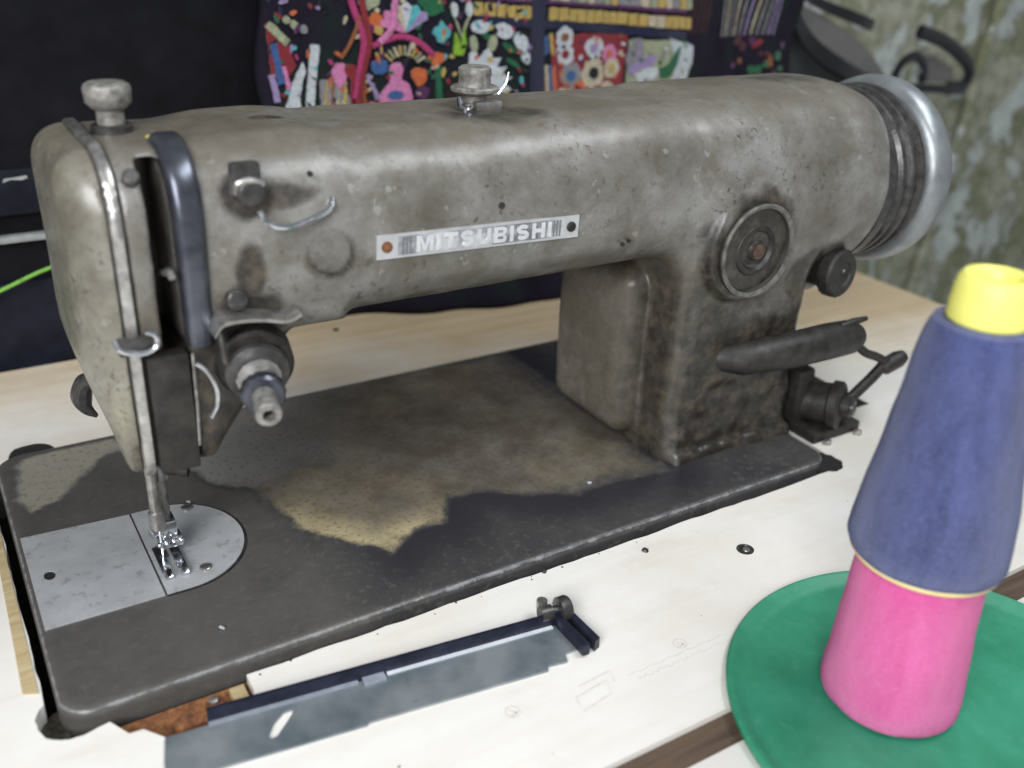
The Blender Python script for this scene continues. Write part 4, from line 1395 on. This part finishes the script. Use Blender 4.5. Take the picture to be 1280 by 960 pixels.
patch('orange_bloom', ell(254.5, 139.5, 4.6, 5.2, 10, .2, .2, 3), 'orange', .7)
for i in range(9):
    a = 2.4-.22*i
    patch('thin_strand', bar_(246+9*math.cos(a), 142+9*math.sin(a), 246+14*math.cos(a), 142+14*math.sin(a), 1.2), ['gold', 'sage', 'cream'][i % 3], .6)
patch('green_stem', bar_(265, 145, 267, 122, 3), 'green', .6)
patch('violet_patch', ell(257, 130, 4, 3.4, 9, 0, .2, 1), 'purple', .6)
for i in range(210):
    px, pz = rr.uniform(172, 330), rr.uniform(118, 192)
    patch('stitch', ell(px, pz, rr.uniform(.8, 3.0), rr.uniform(.6, 1.5), 6, rr.uniform(0, 3)), rr.choice(['green', 'magenta', 'gold', 'teal', 'purple', 'lilac', 'red', 'navy', 'black', 'black', 'orange', 'cream']), .9+.003*i, .4)
# dark red hem that spills on to the table
for i in range(24):
    patch('hem_fold', ell(205+i*15+rr.uniform(-4, 4), rr.uniform(4, 34), rr.uniform(5, 10), rr.uniform(3, 7), 9, rr.uniform(0, 3), .2, i), rr.choice(['wine', 'red', 'wine', 'purple', 'navy']), .3+.015*i, .5)

# ------------------------------------------------------------------ dark pouch and its looped strap
pouch = MB().plate([(566, 60), (700, 60), (715, 96), (690, 112), (655, 121), (625, 138), (598, 158), (586, 170), (568, 172)], 0, 1, mapf=lambda p: (p[0], 318-(12+4*math.sin(p[0]/21)) * (1 if p[2] > .5 else -1), p[1])).build('dark_pouch', CL['pouch'], None, (630, 318, 60), smooth=False)
tag(pouch, 'dark green-black cloth pouch hanging beside the textile under the strap', 'pouch')
st = thing('bag_strap', 'wide grey strap with black edging looping over the dark pouch', 'strap', (700, 300, 100))


def ribbon(name, a, b_, mat, yo=300, th=2.0):
    A, B = curve_pts([Vector((p[0], 0, p[1])) for p in a], 8), curve_pts([Vector((p[0], 0, p[1])) for p in b_], 8)
    v_, f_ = [], []
    for i, (p, q) in enumerate(zip(A, B)):
        yy = yo + 3*math.sin(i*.25)
        v_ += [(p.x, yy, p.z), (q.x, yy, q.z), (q.x, yy+th, q.z), (p.x, yy+th, p.z)]
    for i in range(len(A)-1):
        for k in range(4):
            k2 = (k+1) % 4
            f_.append([i*4+k, i*4+k2, (i+1)*4+k2, (i+1)*4+k])
    f_ += [[3, 2, 1, 0], [(len(A)-1)*4+k for k in range(4)]]
    return link(name, v_, f_, mat, st, None, True, 40)


ribbon('strap_band', [(590, 172), (622, 162), (655, 146), (690, 126), (712, 112)], [(593, 160), (616, 146), (644, 130), (676, 117), (708, 106)], CL['strap'])
ribbon('lower_edging', [(590, 166), (614, 147), (642, 131), (676, 118), (712, 108), (765, 104), (812, 100)], [(588, 156), (610, 137), (640, 120), (676, 108), (712, 101), (765, 97), (810, 93)], CL['black'], 297, 3)
ribbon('upper_edging', [(588, 186), (618, 174), (650, 165), (676, 158)], [(588, 178), (616, 167), (648, 157), (674, 150)], CL['black'], 297, 3)
MB().tube(curve_pts([(x, 298, z) for x, z in ((736, 148), (768, 140), (796, 128), (816, 114), (812, 101), (790, 99))], 6), 6.0, 10, .6).build('strap_loop', CL['black'], st)
MB().tube(curve_pts([(x, 299, z) for x, z in ((716, 108), (722, 122), (738, 128), (752, 120), (756, 106))], 6), 4.4, 10, .6).build('inner_loop', CL['black'], st)
ribbon('loop_fold', [(752, 128), (772, 126), (795, 116)], [(756, 106), (776, 104), (800, 104)], CL['strap'], 303, 2)
MB().tube(curve_pts([(x, 298, z) for x, z in ((740, 112), (744, 118), (750, 114))], 6), 1.0, 8).build('ring_buckle', M['chrome'], st)

for o in C.objects:
    if '_base' in o:
        del o['_base']
